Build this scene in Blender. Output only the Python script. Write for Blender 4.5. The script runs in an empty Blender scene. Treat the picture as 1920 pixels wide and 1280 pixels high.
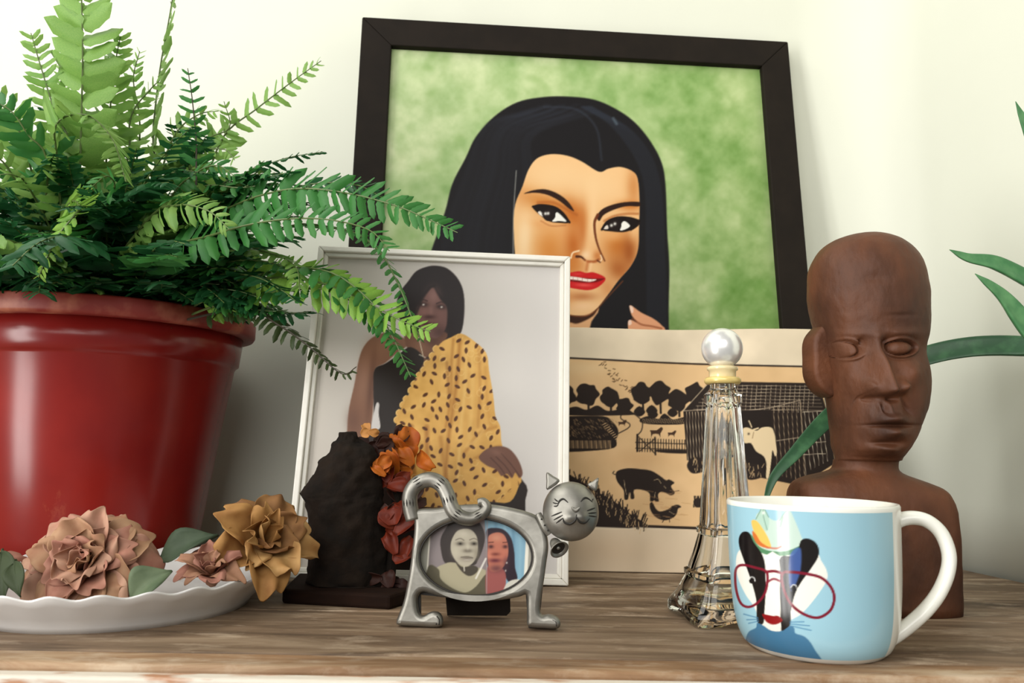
import bpy, bmesh, math, random
import numpy as np
from mathutils import Vector, Matrix, noise as mnoise

# ------------------------------------------------------------------ camera
SC = bpy.context.scene
COL = SC.collection
F, HOR, ROLL, H = 1450.0, 835.0, 0.016, 0.112        # focal length (px of a 1920 frame), horizon row, roll, eye height
TH = math.atan((HOR - 640) / F)
c_f = np.array([0, math.cos(TH), math.sin(TH)])
_u0 = np.array([0, -math.sin(TH), math.cos(TH)]); _r0 = np.array([1.0, 0, 0])
c_r = _r0 * math.cos(ROLL) + _u0 * math.sin(ROLL)
c_u = _u0 * math.cos(ROLL) - _r0 * math.sin(ROLL)
c_o = np.array([0, 0, H])
cam_d = bpy.data.cameras.new('camera'); cam = bpy.data.objects.new('camera', cam_d); COL.objects.link(cam)
cam_d.sensor_fit = 'HORIZONTAL'; cam_d.sensor_width = 36; cam_d.lens = 36 * F / 1920; cam_d.clip_start = 0.01
cam.matrix_world = Matrix(((c_r[0], c_u[0], -c_f[0], 0), (c_r[1], c_u[1], -c_f[1], 0), (c_r[2], c_u[2], -c_f[2], H), (0, 0, 0, 1)))
SC.camera = cam
cam_d.dof.use_dof = True; cam_d.dof.focus_distance = 0.56; cam_d.dof.aperture_fstop = 14.0

# ------------------------------------------------------------------ light
world = bpy.data.worlds.new('world'); SC.world = world; world.use_nodes = True
world.node_tree.nodes['Background'].inputs[0].default_value = (0.96, 0.955, 0.90, 1)
world.node_tree.nodes['Background'].inputs[1].default_value = 0.26

def window_light(name, loc, target, sx, sy, power, col):
    l = bpy.data.lights.new(name, 'AREA'); l.shape = 'RECTANGLE'; l.size = sx; l.size_y = sy; l.energy = power; l.color = col
    o = bpy.data.objects.new(name, l); COL.objects.link(o); o.location = loc
    o.rotation_euler = (Vector(target) - Vector(loc)).to_track_quat('-Z', 'Y').to_euler()
    return o
window_light('high_window_daylight', (-1.05, 0.10, 1.70), (0.10, 0.70, 0.15), 1.3, 1.0, 21, (1.0, 0.985, 0.93))
window_light('widened_front_daylight', (-0.40, -1.50, 1.0), (0.0, 0.6, 0.15), 1.7, 1.2, 34, (1.0, 0.985, 0.95))  # unseen front window, made wider to brighten the shaded wall beside the pot
# the two panes of a glazed balcony door on the left
window_light('left_door_pane_daylight', (-1.62, -0.50, 0.25), (0.0, 0.55, 0.25), 0.22, 2.0, 20, (1.0, 0.985, 0.95))
window_light('right_door_pane_daylight', (-1.50, -0.78, 0.25), (0.0, 0.55, 0.25), 0.22, 2.0, 20, (1.0, 0.985, 0.95))

SC.view_settings.view_transform = 'Standard'; SC.view_settings.look = 'None'
SC.view_settings.exposure = -0.16; SC.view_settings.gamma = 1.0; SC.view_settings.use_curve_mapping = False

# ------------------------------------------------------------------ helpers: geometry of the place
def ray(px, py): return c_f + c_r * (px - 960) / F - c_u * (py - 640) / F
def at(px, py, Y):
    d = ray(px, py); return Vector(c_o + d * Y / d[1])
def proj(P):
    d = np.asarray(P, float) - c_o; z = d @ c_f
    return np.stack([960 + F * (d @ c_r) / z, 640 - F * (d @ c_u) / z], -1)
class Plane:
    def __init__(s, o, yaw, lean):
        y, l = math.radians(yaw), math.radians(lean)
        s.o = np.array(o, float); s.u = np.array([math.cos(y), math.sin(y), 0])
        back = np.array([-math.sin(y), math.cos(y), 0])
        s.v = np.array([0, 0, math.cos(l)]) + back * math.sin(l); s.n = np.cross(s.u, s.v)   # n points to the viewer
    def ab(s, px, py):
        d = ray(px, py); p = c_o + d * ((s.o - c_o) @ s.n) / (d @ s.n) - s.o
        return (float(p @ s.u), float(p @ s.v))
    def mat(s):
        return Matrix(((s.u[0], s.v[0], s.n[0], s.o[0]), (s.u[1], s.v[1], s.n[1], s.o[1]), (s.u[2], s.v[2], s.n[2], s.o[2]), (0, 0, 0, 1)))
def lin(c):
    return tuple(((x / 255) / 12.92 if x / 255 <= 0.04045 else ((x / 255 + 0.055) / 1.055) ** 2.4) for x in c)

# ------------------------------------------------------------------ helpers: objects
def obj(name, me, m=None, parent=None, mw=None, smooth=False):
    if isinstance(me, bmesh.types.BMesh):
        bm = me; me = bpy.data.meshes.new(name); bm.normal_update(); bm.to_mesh(me); bm.free()
    o = bpy.data.objects.new(name, me); COL.objects.link(o)
    if m is not None and not me.materials: me.materials.append(m)
    if parent is not None: o.parent = parent
    if mw is not None: o.matrix_local = mw
    if smooth: me.polygons.foreach_set('use_smooth', [True] * len(me.polygons))
    return o
def tag(o, label=None, cat=None, group=None, kind=None):
    if label: o['label'] = label
    if cat: o['category'] = cat
    if group: o['group'] = group
    if kind: o['kind'] = kind
    return o
def thing(name, label, cat, loc=(0, 0, 0), group=None, mw=None):
    o = bpy.data.objects.new(name, None); COL.objects.link(o); o.empty_display_size = 0.02
    if mw is not None: o.matrix_world = mw
    else: o.location = loc
    return tag(o, label, cat, group)
def pydata(name, v, f):
    me = bpy.data.meshes.new(name); me.from_pydata([tuple(x) for x in v], [], f); me.update(); return me
def grid_mesh(name, V, closed_u=False, skirt=None):
    """V: (nv,nu,3) array -> quad mesh (numpy fast path)"""
    nv, nu = V.shape[:2]
    idx = np.arange(nv * nu).reshape(nv, nu)
    if closed_u: idx = np.concatenate([idx, idx[:, :1]], 1)
    q = np.stack([idx[:-1, :-1], idx[:-1, 1:], idx[1:, 1:], idx[1:, :-1]], -1).reshape(-1, 4)
    co = V.reshape(-1, 3); faces = [q]
    if skirt is not None:
        base = idx[:nv, :nu]
        loop = np.concatenate([base[0, :], base[1:, -1], base[-1, -2::-1], base[-2:0:-1, 0]])
        b2 = np.arange(len(loop)) + len(co); co = np.concatenate([co, co[loop] + np.array(skirt)])
        n1 = np.roll(loop, -1); n2 = np.roll(b2, -1)
        faces.append(np.stack([n1, loop, b2, n2], -1))
    q = np.concatenate(faces); me = bpy.data.meshes.new(name)
    me.vertices.add(len(co)); me.vertices.foreach_set('co', co.astype(np.float32).ravel())
    me.loops.add(q.size); me.loops.foreach_set('vertex_index', q.astype(np.int32).ravel())
    me.polygons.add(len(q)); me.polygons.foreach_set('loop_start', (np.arange(len(q)) * 4).astype(np.int32))
    me.update(calc_edges=True); me.validate()
    return me
def set_colors(me, srgb, name='print'):
    s = np.clip(srgb, 0, 255) / 255.0 * 0.96
    l = np.where(s <= 0.04045, s / 12.92, ((s + 0.055) / 1.055) ** 2.4)
    n = len(me.vertices)
    a = np.ones((n, 4), np.float32); a[:len(l), :3] = l
    if len(l) < n: a[len(l):, :3] = 0.5
    at_ = me.color_attributes.new(name, 'FLOAT_COLOR', 'POINT'); at_.data.foreach_set('color', a.ravel())
def tube_mesh(name, pts, rad, n=8, cap=True, flat=1.0, up=None, closed=False):
    P = [Vector(p) for p in pts]; m = len(P)
    R = [rad] * m if isinstance(rad, (int, float)) else list(rad)
    v = []; f = []; prev = None
    for i in range(m):
        t = (P[(i + 1) % m] - P[i - 1]) if closed else (P[min(i + 1, m - 1)] - P[max(i - 1, 0)])
        t = t.normalized() if t.length > 0 else Vector((0, 0, 1))
        if up is not None: s = t.cross(Vector(up))
        elif prev is None: s = t.orthogonal()
        else: s = prev - t * prev.dot(t)
        s.normalize(); prev = s; b = t.cross(s)
        for k in range(n):
            a = 2 * math.pi * k / n
            v.append(P[i] + (s * math.cos(a) + b * math.sin(a) * flat) * R[i])
    for i in range(m if closed else m - 1):
        for k in range(n):
            j = (i + 1) % m
            f.append((i * n + k, i * n + (k + 1) % n, j * n + (k + 1) % n, j * n + k))
    if cap and not closed:
        f.append(tuple(range(n - 1, -1, -1))); f.append(tuple((m - 1) * n + k for k in range(n)))
    return pydata(name, v, f)
def spline(pts, n=8, closed=False):
    P = np.array(pts, float); m = len(P); out = []
    for i in range(m if closed else m - 1):
        p0 = P[(i - 1) % m] if (closed or i > 0) else 2 * P[0] - P[1]
        p1 = P[i]; p2 = P[(i + 1) % m]
        p3 = P[(i + 2) % m] if (closed or i + 2 < m) else 2 * P[m - 1] - P[m - 2]
        for k in range(n):
            t = k / n
            out.append(0.5 * (2 * p1 + (p2 - p0) * t + (2 * p0 - 5 * p1 + 4 * p2 - p3) * t * t + (3 * p1 - p0 - 3 * p2 + p3) * t ** 3))
    if not closed: out.append(P[-1])
    return np.array(out)
def lathe(name, prof, n=96, m=None, fn=None):
    Pf = np.array(prof, float); a = np.arange(n) * 2 * np.pi / n
    V = np.zeros((len(Pf), n, 3))
    r = np.repeat(Pf[:, :1], n, 1); z = np.repeat(Pf[:, 1:2], n, 1)
    if fn is not None: r, z = fn(r, z, a[None, :])
    V[..., 0] = r * np.cos(a); V[..., 1] = r * np.sin(a); V[..., 2] = z
    return grid_mesh(name, V, closed_u=True)
def prism(name, poly, n0, n1):
    k = len(poly); v = [(a, b, n0) for a, b in poly] + [(a, b, n1) for a, b in poly]
    f = [tuple(range(k - 1, -1, -1)), tuple(range(k, 2 * k))] + [(i, (i + 1) % k, k + (i + 1) % k, k + i) for i in range(k)]
    me = pydata(name, v, f); bm = bmesh.new(); bm.from_mesh(me); bmesh.ops.recalc_face_normals(bm, faces=bm.faces); bm.to_mesh(me); bm.free(); return me
def bevel(o, w, s=2):
    b = o.modifiers.new('bevel', 'BEVEL'); b.width = w; b.segments = s; b.limit_method = 'ANGLE'; b.angle_limit = 0.6; return o
def ico(r=1.0, sub=2, sc=(1, 1, 1), loc=(0, 0, 0)):
    bm = bmesh.new(); bmesh.ops.create_icosphere(bm, subdivisions=sub, radius=r)
    for v in bm.verts: v.co = Vector((v.co.x * sc[0] + loc[0], v.co.y * sc[1] + loc[1], v.co.z * sc[2] + loc[2]))
    return bm

# ------------------------------------------------------------------ helpers: materials
def new_mat(name):
    m = bpy.data.materials.new(name); m.use_nodes = True
    return m, m.node_tree.nodes, m.node_tree.links, m.node_tree.nodes['Principled BSDF']
def mat(name, c, rough=0.5, metal=0.0, c2=None, scale=20.0, detail=4.0, stretch=(1, 1, 1), lo=0.35, hi=0.65, bump=0.0, bscale=None, coat=0.0, spec=0.5):
    m, N, L, b = new_mat(name)
    b.inputs['Base Color'].default_value = (*lin(c), 1); b.inputs['Roughness'].default_value = rough; b.inputs['Metallic'].default_value = metal
    b.inputs['Coat Weight'].default_value = coat; b.inputs['Coat Roughness'].default_value = 0.06; b.inputs['Specular IOR Level'].default_value = spec
    if c2 is not None or bump:
        tc = N.new('ShaderNodeTexCoord'); mp = N.new('ShaderNodeMapping'); mp.inputs['Scale'].default_value = stretch
        L.new(tc.outputs['Object'], mp.inputs['Vector'])
    if c2 is not None:
        nz = N.new('ShaderNodeTexNoise'); nz.inputs['Scale'].default_value = scale; nz.inputs['Detail'].default_value = detail
        L.new(mp.outputs[0], nz.inputs['Vector'])
        rp = N.new('ShaderNodeValToRGB'); rp.color_ramp.elements[0].position = lo; rp.color_ramp.elements[1].position = hi
        rp.color_ramp.elements[0].color = (*lin(c), 1); rp.color_ramp.elements[1].color = (*lin(c2), 1)
        L.new(nz.outputs['Fac'], rp.inputs['Fac']); L.new(rp.outputs[0], b.inputs['Base Color'])
    if bump:
        n2 = N.new('ShaderNodeTexNoise'); n2.inputs['Scale'].default_value = bscale or scale * 2; n2.inputs['Detail'].default_value = 6
        L.new(mp.outputs[0], n2.inputs['Vector'])
        bp = N.new('ShaderNodeBump'); bp.inputs['Strength'].default_value = bump; bp.inputs['Distance'].default_value = 0.002
        L.new(n2.outputs['Fac'], bp.inputs['Height']); L.new(bp.outputs[0], b.inputs['Normal'])
    return m
def print_mat(name, rough=0.4, coat=0.0, spec=0.12):
    m, N, L, b = new_mat(name)
    a = N.new('ShaderNodeAttribute'); a.attribute_name = 'print'
    L.new(a.outputs['Color'], b.inputs['Base Color']); b.inputs['Roughness'].default_value = rough
    b.inputs['Coat Weight'].default_value = coat; b.inputs['Coat Roughness'].default_value = 0.05; b.inputs['Specular IOR Level'].default_value = spec
    return m
def leaf_mat(name, c, c2, trans=0.35, rough=0.45, attr=None, scale=30):
    m, N, L, b = new_mat(name)
    b.inputs['Roughness'].default_value = rough; b.inputs['Specular IOR Level'].default_value = 0.3
    if attr:
        src = N.new('ShaderNodeAttribute'); src.attribute_name = attr; out = src.outputs['Color']
        tr_c = out
    else:
        tc = N.new('ShaderNodeTexCoord'); nz = N.new('ShaderNodeTexNoise'); nz.inputs['Scale'].default_value = scale; nz.inputs['Detail'].default_value = 5
        L.new(tc.outputs['Object'], nz.inputs['Vector'])
        rp = N.new('ShaderNodeValToRGB'); rp.color_ramp.elements[0].position = 0.35; rp.color_ramp.elements[1].position = 0.65
        rp.color_ramp.elements[0].color = (*lin(c), 1); rp.color_ramp.elements[1].color = (*lin(c2), 1)
        L.new(nz.outputs['Fac'], rp.inputs['Fac']); out = rp.outputs[0]
    L.new(out, b.inputs['Base Color'])
    t = N.new('ShaderNodeBsdfTranslucent'); L.new(out, t.inputs['Color'])
    mx = N.new('ShaderNodeMixShader'); mx.inputs[0].default_value = trans
    L.new(b.outputs[0], mx.inputs[1]); L.new(t.outputs[0], mx.inputs[2]); L.new(mx.outputs[0], N['Material Output'].inputs['Surface'])
    return m

# ------------------------------------------------------------------ helpers: flat print, drawn shape by shape
class Art:
    def __init__(s, P, base):
        s.P = P; s.C = np.tile(np.array(base, float), (len(P), 1))
    def _box(s, lo, hi, pad):
        return np.nonzero((s.P[:, 0] > lo[0] - pad) & (s.P[:, 0] < hi[0] + pad) & (s.P[:, 1] > lo[1] - pad) & (s.P[:, 1] < hi[1] + pad))[0]
    def mix(s, i, a, c):
        a = np.asarray(a)[:, None]; s.C[i] = s.C[i] * (1 - a) + np.array(c, float) * a
    def fill(s, pts, c, soft=1.0, a=1.0, sm=5):
        V = spline(pts, sm, True) if sm else np.array(pts, float)
        i = s._box(V.min(0), V.max(0), soft * 2 + 1)
        if not len(i): return i
        p = s.P[i]; d2 = np.full(len(i), 1e18); ins = np.zeros(len(i), bool)
        for k in range(len(V)):
            q, w = V[k - 1], V[k]; e = w - q; ee = e @ e
            if ee < 1e-12: continue
            r = p - q; t = np.clip((r @ e) / ee, 0, 1); dd = r - t[:, None] * e
            d2 = np.minimum(d2, (dd * dd).sum(1))
            if q[1] != w[1]:
                cr = ((q[1] > p[:, 1]) != (w[1] > p[:, 1])) & (p[:, 0] < (w[0] - q[0]) * (p[:, 1] - q[1]) / (w[1] - q[1]) + q[0]); ins ^= cr
        sd = np.sqrt(d2) * np.where(ins, 1, -1)
        al = np.clip(0.5 + sd / (2 * soft), 0, 1) * a
        s.mix(i, al, c); return i[al > 0.5]
    def line(s, pts, w, c, a=1.0, soft=0.8, sm=5, w2=None, closed=False):
        V = spline(pts, sm, closed) if sm else np.array(pts, float)
        if closed: V = np.concatenate([V, V[:1]])
        W = np.linspace(w, w if w2 is None else w2, len(V)) / 2
        i = s._box(V.min(0), V.max(0), W.max() + soft + 1)
        if not len(i): return
        p = s.P[i]; best = np.full(len(i), -1e9)
        for k in range(len(V) - 1):
            q = V[k]; e = V[k + 1] - q; ee = max(e @ e, 1e-9); r = p - q; t = np.clip((r @ e) / ee, 0, 1)
            dd = r - t[:, None] * e; best = np.maximum(best, W[k] - np.sqrt((dd * dd).sum(1)))
        s.mix(i, np.clip(0.5 + best / (2 * soft), 0, 1) * a, c)
    def blob(s, x, y, rx, ry, c, a=1.0, rot=0.0, hard=0.0):
        R = max(rx, ry) * 2.5; i = s._box((x - R, y - R), (x + R, y + R), 0)
        if not len(i): return
        d = s.P[i] - (x, y); cs, sn = math.cos(rot), math.sin(rot)
        u = (d[:, 0] * cs + d[:, 1] * sn) / rx; v = (-d[:, 0] * sn + d[:, 1] * cs) / ry; q = u * u + v * v
        al = np.clip((1 - np.sqrt(q)) * min(rx, ry) / 1.2 + 0.5, 0, 1) if hard else np.exp(-q)
        s.mix(i, al * a, c)
    def noise(s, scale, seed=0, oct=3):
        out = np.zeros(len(s.P)); amp = 1
        for o in range(oct):
            rng = np.random.default_rng(seed + o); T = rng.random((64, 64)); q = s.P / scale * 2 ** o
            x0 = np.floor(q).astype(int); t = q - x0; t = t * t * (3 - 2 * t)
            g = lambda a, b: T[(x0[:, 0] + a) % 64, (x0[:, 1] + b) % 64]
            out += amp * ((g(0, 0) * (1 - t[:, 0]) + g(1, 0) * t[:, 0]) * (1 - t[:, 1]) + (g(0, 1) * (1 - t[:, 0]) + g(1, 1) * t[:, 0]) * t[:, 1]); amp *= 0.5
        return out / (2 - 0.5 ** (oct - 1))
def T(pts, sc, ox, oy): return [(ox + x / sc, oy + y / sc) for x, y in pts]
def sheet(name, pl, A, B, paint, m, parent=None, warp=None, skirt=0.0012, n=0.0):
    """flat printed sheet in the local frame of plane pl; A,B = coordinate lists"""
    aa, bb = np.meshgrid(A, B); nn = np.full_like(aa, n)
    if warp is not None: nn = nn + warp(aa, bb)
    V = np.stack([aa, bb, nn], -1)
    Wd = pl.o + aa[..., None] * pl.u + bb[..., None] * pl.v + nn[..., None] * pl.n
    me = grid_mesh(name, V, skirt=(0, 0, -skirt))
    art = Art(proj(Wd.reshape(-1, 3)), (128, 128, 128)); paint(art)
    set_colors(me, art.C)
    return obj(name, me, m, parent, smooth=False)

rnd = random.Random(7)
# ================================================================== the setting
def wall_y(x): return 0.875 + (x - 0.32) * 0.035
wall_m = mat('painted_plaster', (218, 219, 205), rough=0.9, c2=(213, 214, 200), scale=3, bump=0.04, bscale=60, spec=0.2)
ctrl = [(-1.6, wall_y(-1.6)), (-0.6, wall_y(-0.6)), (0.0, wall_y(0.0)), (0.28, wall_y(0.28)), (0.36, 0.874), (0.412, 0.855), (0.436, 0.815), (0.446, 0.765), (0.458, 0.69), (0.474, 0.60), (0.512, 0.41), (0.556, 0.18)]
wp = spline(ctrl, 10)
zz = np.linspace(-0.02, 1.9, 24)
Vw = np.zeros((len(zz), len(wp), 3)); Vw[..., 0] = wp[None, :, 0]; Vw[..., 1] = wp[None, :, 1]; Vw[..., 2] = zz[:, None]
wo = obj('wall_back', grid_mesh('wall_back', Vw), wall_m, smooth=True); tag(wo, 'plain off-white wall behind the table', None, kind='structure')
sol = wo.modifiers.new('solid', 'SOLIDIFY'); sol.thickness = 0.06; sol.offset = -1

def wood_mat(name, dark, mid, pale, seed, scuff=0.55):
    m, N, L, b = new_mat(name); b.inputs['Roughness'].default_value = 0.62; b.inputs['Specular IOR Level'].default_value = 0.35
    tc = N.new('ShaderNodeTexCoord')
    mp = N.new('ShaderNodeMapping'); mp.inputs['Scale'].default_value = (3.0, 24, 9); mp.inputs['Location'].default_value = (seed * 3.1, seed * 1.7, 0)
    L.new(tc.outputs['Object'], mp.inputs['Vector'])
    n1 = N.new('ShaderNodeTexNoise'); n1.inputs['Scale'].default_value = 2.2; n1.inputs['Detail'].default_value = 8; n1.inputs['Roughness'].default_value = 0.65; n1.inputs['Distortion'].default_value = 1.1
    L.new(mp.outputs[0], n1.inputs['Vector'])
    rp = N.new('ShaderNodeValToRGB'); e = rp.color_ramp.elements
    e[0].position = 0.30; e[0].color = (*lin(dark), 1); e[1].position = 0.70; e[1].color = (*lin(pale), 1)
    k = e.new(0.5); k.color = (*lin(mid), 1)
    L.new(n1.outputs['Fac'], rp.inputs['Fac'])
    # worn, bleached patches
    mp2 = N.new('ShaderNodeMapping'); mp2.inputs['Scale'].default_value = (12, 34, 10); mp2.inputs['Location'].default_value = (seed * 5.3, 0, 0)
    L.new(tc.outputs['Object'], mp2.inputs['Vector'])
    n2 = N.new('ShaderNodeTexNoise'); n2.inputs['Scale'].default_value = 1.6; n2.inputs['Detail'].default_value = 7; n2.inputs['Roughness'].default_value = 0.7
    L.new(mp2.outputs[0], n2.inputs['Vector'])
    r2 = N.new('ShaderNodeValToRGB'); r2.color_ramp.elements[0].position = scuff; r2.color_ramp.elements[1].position = scuff + 0.14
    L.new(n2.outputs['Fac'], r2.inputs['Fac'])
    mx = N.new('ShaderNodeMixRGB'); mx.inputs[2].default_value = (*lin((188, 170, 148)), 1)
    ml = N.new('ShaderNodeMath'); ml.operation = 'MULTIPLY'; ml.inputs[1].default_value = 0.7
    L.new(r2.outputs[0], ml.inputs[0]); L.new(ml.outputs[0], mx.inputs[0]); L.new(rp.outputs[0], mx.inputs[1])
    # large uneven staining and a few knots
    n3 = N.new('ShaderNodeTexNoise'); n3.inputs['Scale'].default_value = 7; n3.inputs['Detail'].default_value = 3
    mp3 = N.new('ShaderNodeMapping'); mp3.inputs['Scale'].default_value = (1, 3.5, 1); mp3.inputs['Location'].default_value = (seed * 2.3, seed, 0); L.new(tc.outputs['Object'], mp3.inputs['Vector']); L.new(mp3.outputs[0], n3.inputs['Vector'])
    r4 = N.new('ShaderNodeValToRGB'); r4.color_ramp.elements[0].position = 0.34; r4.color_ramp.elements[1].position = 0.62; r4.color_ramp.elements[0].color = (0.56, 0.52, 0.48, 1); r4.color_ramp.elements[1].color = (1.08, 1.06, 1.04, 1)
    L.new(n3.outputs['Fac'], r4.inputs['Fac'])
    mm = N.new('ShaderNodeMixRGB'); mm.blend_type = 'MULTIPLY'; mm.inputs[0].default_value = 0.9; L.new(mx.outputs[0], mm.inputs[1]); L.new(r4.outputs[0], mm.inputs[2]); L.new(mm.outputs[0], b.inputs['Base Color'])
    bp = N.new('ShaderNodeBump'); bp.inputs['Strength'].default_value = 0.55; bp.inputs['Distance'].default_value = 0.0012
    L.new(n1.outputs['Fac'], bp.inputs['Height']); L.new(bp.outputs[0], b.inputs['Normal'])
    return m
table = thing('wooden_table', 'weathered brown plank tabletop carrying all the ornaments', 'table')
def wall_x(y): return 0.474 + (0.60 - y) * 0.19 if y < 0.69 else 0.457 - (y - 0.69) * 0.16
seams = [(0.4085, 0.4325), (0.4335, 0.540), (0.541, 0.652), (0.653, 0.800)]
for i, (y0, y1) in enumerate(seams):
    m = wood_mat('weathered_wood_%d' % i, (84, 67, 51), (126, 105, 84), (160, 141, 118), i + 1, 0.56 - 0.02 * i) if i else wood_mat('worn_edge_wood', (118, 88, 60), (146, 114, 84), (182, 160, 132), 9, 0.50)
    g = 0.004
    p = [(-1.1, y0), (wall_x(y0) - g, y0), (wall_x((y0 + y1) / 2) - g, (y0 + y1) / 2), (wall_x(y1) - g, y1), (-1.1, y1)]
    if i == 3: p = [(-1.1, y0), (wall_x(y0) - g, y0), (wall_x(0.74) - g, 0.74), (wall_x(0.78) - g, 0.78), (0.428, 0.8), (-1.1, 0.8)]
    bevel(obj('plank', prism('plank', p, -0.024, 0.0), m, table), 0.0016 if i else 0.003, 3)
p = [(-1.1, 0.801), (0.428, 0.801), (0.424, 0.825), (0.405, 0.85), (0.37, 0.866), (0.28, wall_y(0.28) - 0.004), (-1.1, wall_y(-1.1) - 0.004)]
bevel(obj('plank', prism('plank', p, -0.024, 0.0), wood_mat('weathered_wood_4', (84, 67, 51), (126, 105, 84), (160, 141, 118), 6), table), 0.0016, 3)
fe = obj('edge_board', prism('edge_board', [(-1.1, 0.398), (0.505, 0.398), (0.505, 0.4075), (-1.1, 0.4075)], -0.05, -0.0035), mat('flaking_white_paint', (214, 204, 190), 0.7, c2=(176, 128, 96), scale=26, stretch=(1, 4, 4), lo=0.5, hi=0.62, bump=0.3), table)
tag(fe, 'front edge board with flaking white paint'); bevel(fe, 0.0015)

# ================================================================== large framed painting
def paint_portrait(a):
    P = a.P
    n1 = a.noise(60, 3, 4); n2 = a.noise(16, 9, 3)
    g = np.clip((P[:, 0] - 730) / 700, 0, 1)[:, None]; v = np.clip((P[:, 1] - 100) / 520, 0, 1)[:, None]
    base = np.array((180, 200, 146)) * (1 - g) + np.array((150, 178, 110)) * g
    base = base * (1 - 0.10 * v)
    a.C[:] = base + (n1[:, None] - 0.5) * np.array((90, 62, 84)) + (n2[:, None] - 0.5) * np.array((34, 26, 34))
    for k in range(70):
        r_ = rnd.random(); a.blob(720 + 720 * rnd.random(), 95 + 520 * rnd.random(), 8 + 14 * r_, 6 + 8 * r_, (206, 220, 168) if rnd.random() < 0.55 else (112, 152, 74), 0.28, rnd.random() * 3)
    HAIR = (26, 24, 26)
    a.fill([(807, 475), (834, 398), (848, 345), (873, 296), (892, 257), (926, 219), (969, 192), (1018, 182), (1066, 181), (1115, 187), (1158, 206), (1192, 231), (1221, 267), (1241, 306), (1248, 349), (1251, 432), (1255, 504), (1254, 611), (1262, 800), (1262, 1000), (760, 1000), (770, 700), (786, 550)], HAIR, 1.5)
    for k in range(34):
        t = k / 33; x0 = 1040 + (t - 0.4) * 120
        xe = 815 + 150 * t
        a.line([(x0, 195 + 20 * rnd.random()), (1000 - 90 * (1 - t), 235 + 20 * t), (xe + 55 - 20 * t, 330), (xe + 18, 440), (xe, 620)], 3 + 3 * rnd.random(), (46, 50, 60), 0.12 + 0.10 * rnd.random(), 2.0)
    for k in range(16):
        t = k / 15
        a.line([(1090 + 20 * t, 200), (1150 + 40 * t, 240 + 10 * t), (1205 + 30 * t, 330), (1212 + 34 * t, 470), (1214 + 36 * t, 640)], 3, (46, 52, 64), 0.22, 2.0)
    a.line([(1020, 200), (1080, 205), (1118, 240), (1128, 300)], 4, (52, 58, 70), 0.5, 2); a.line([(1150, 222), (1156, 232)], 5, (90, 105, 115), 0.6, 2)
    a.line([(968, 320), (963, 400), (962, 478)], 2, (200, 200, 190), 0.5)
    SK = (234, 188, 134)
    face = [(966, 479), (964, 395), (980, 349), (991, 318), (1007, 297), (1033, 289), (1064, 292), (1091, 303), (1123, 322), (1141, 316), (1164, 313), (1187, 322), (1196, 338), (1199, 380), (1198, 426), (1196, 468), (1183, 498), (1160, 525), (1137, 556), (1118, 579), (1095, 590), (1068, 590), (1045, 580), (1007, 550), (976, 515)]
    a.fill([(1010, 540), (1118, 572), (1106, 614), (1112, 700), (1180, 760), (900, 760), (1000, 690)], (222, 170, 122), 1.5)
    a.fill([(1040, 585), (1098, 592), (1120, 576), (1112, 592), (1084, 606), (1068, 604), (1040, 600)], (58, 32, 20), 1.5)
    fi = a.fill(face, SK, 1.0)
    keep = np.zeros(len(P), bool); keep[fi] = True; before = a.C.copy()
    B = a.blob
    B(1040, 330, 50, 30, (238, 200, 150), 0.6); B(1110, 350, 50, 30, (238, 200, 150), 0.6)
    B(1188, 350, 14, 40, (200, 132, 72), 0.85); B(982, 372, 16, 30, (222, 166, 110), 0.6)
    B(1030, 384, 60, 20, (196, 118, 46), 0.9, 0.35); B(1075, 405, 22, 34, (186, 100, 34), 0.9, -0.3); B(1050, 440, 40, 22, (232, 176, 118), 0.7)
    B(1010, 420, 26, 10, (226, 164, 104), 0.7, 0.2); B(985, 450, 14, 46, (244, 214, 170), 0.9); B(1030, 468, 30, 40, (206, 128, 54), 0.85)
    B(1075, 462, 18, 40, (184, 96, 32), 0.9); B(1092, 430, 8, 44, (186, 100, 40), 0.6); B(1062, 500, 34, 24, (194, 112, 44), 0.8)
    B(1112, 420, 9, 60, (240, 200, 150), 0.9); B(1108, 470, 12, 22, (236, 186, 132), 0.9); B(1098, 478, 10, 9, (246, 212, 170), 0.8)
    B(1180, 385, 26, 10, (194, 112, 44), 0.85); B(1160, 460, 32, 34, (188, 106, 38), 0.9); B(1180, 470, 14, 34, (148, 72, 24), 0.8); B(1148, 440, 24, 12, (230, 172, 112), 0.6)
    B(1188, 430, 10, 20, (236, 186, 130), 0.7); B(1160, 505, 22, 26, (160, 82, 30), 0.8, -0.7); B(1140, 540, 16, 24, (196, 122, 66), 0.6, -0.6)
    B(1090, 556, 30, 9, (176, 104, 56), 0.75); B(1090, 574, 28, 9, (240, 196, 150), 0.8); B(1060, 560, 20, 18, (206, 134, 74), 0.5)
    B(1120, 480, 8, 10, (190, 104, 44), 0.7)
    out = ~keep; a.C[out] = before[out]
    S = lambda pts: T(pts, 2.6125, 800, 150)
    DB = (44, 24, 16)
    a.fill(S([(478, 556), (520, 540), (580, 535), (640, 555), (690, 592), (722, 640), (700, 632), (650, 592), (590, 562), (530, 552)]), DB, 0.9)
    a.fill(S([(833, 668), (858, 634), (905, 612), (970, 598), (1040, 597), (1042, 618), (980, 618), (920, 634), (868, 660), (846, 690)]), DB, 0.9)
    a.line(S([(838, 660), (822, 700), (828, 770), (846, 830), (872, 885)]), 5.5, (104, 48, 22), 0.95, 1.0, w2=2.5)
    a.line(S([(545, 600), (620, 600), (680, 630), (735, 660)]), 4, (164, 88, 36), 0.7, 2.5)
    a.line(S([(870, 690), (920, 665), (980, 655), (1035, 655)]), 3.5, (160, 84, 34), 0.7, 2.0)
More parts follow.
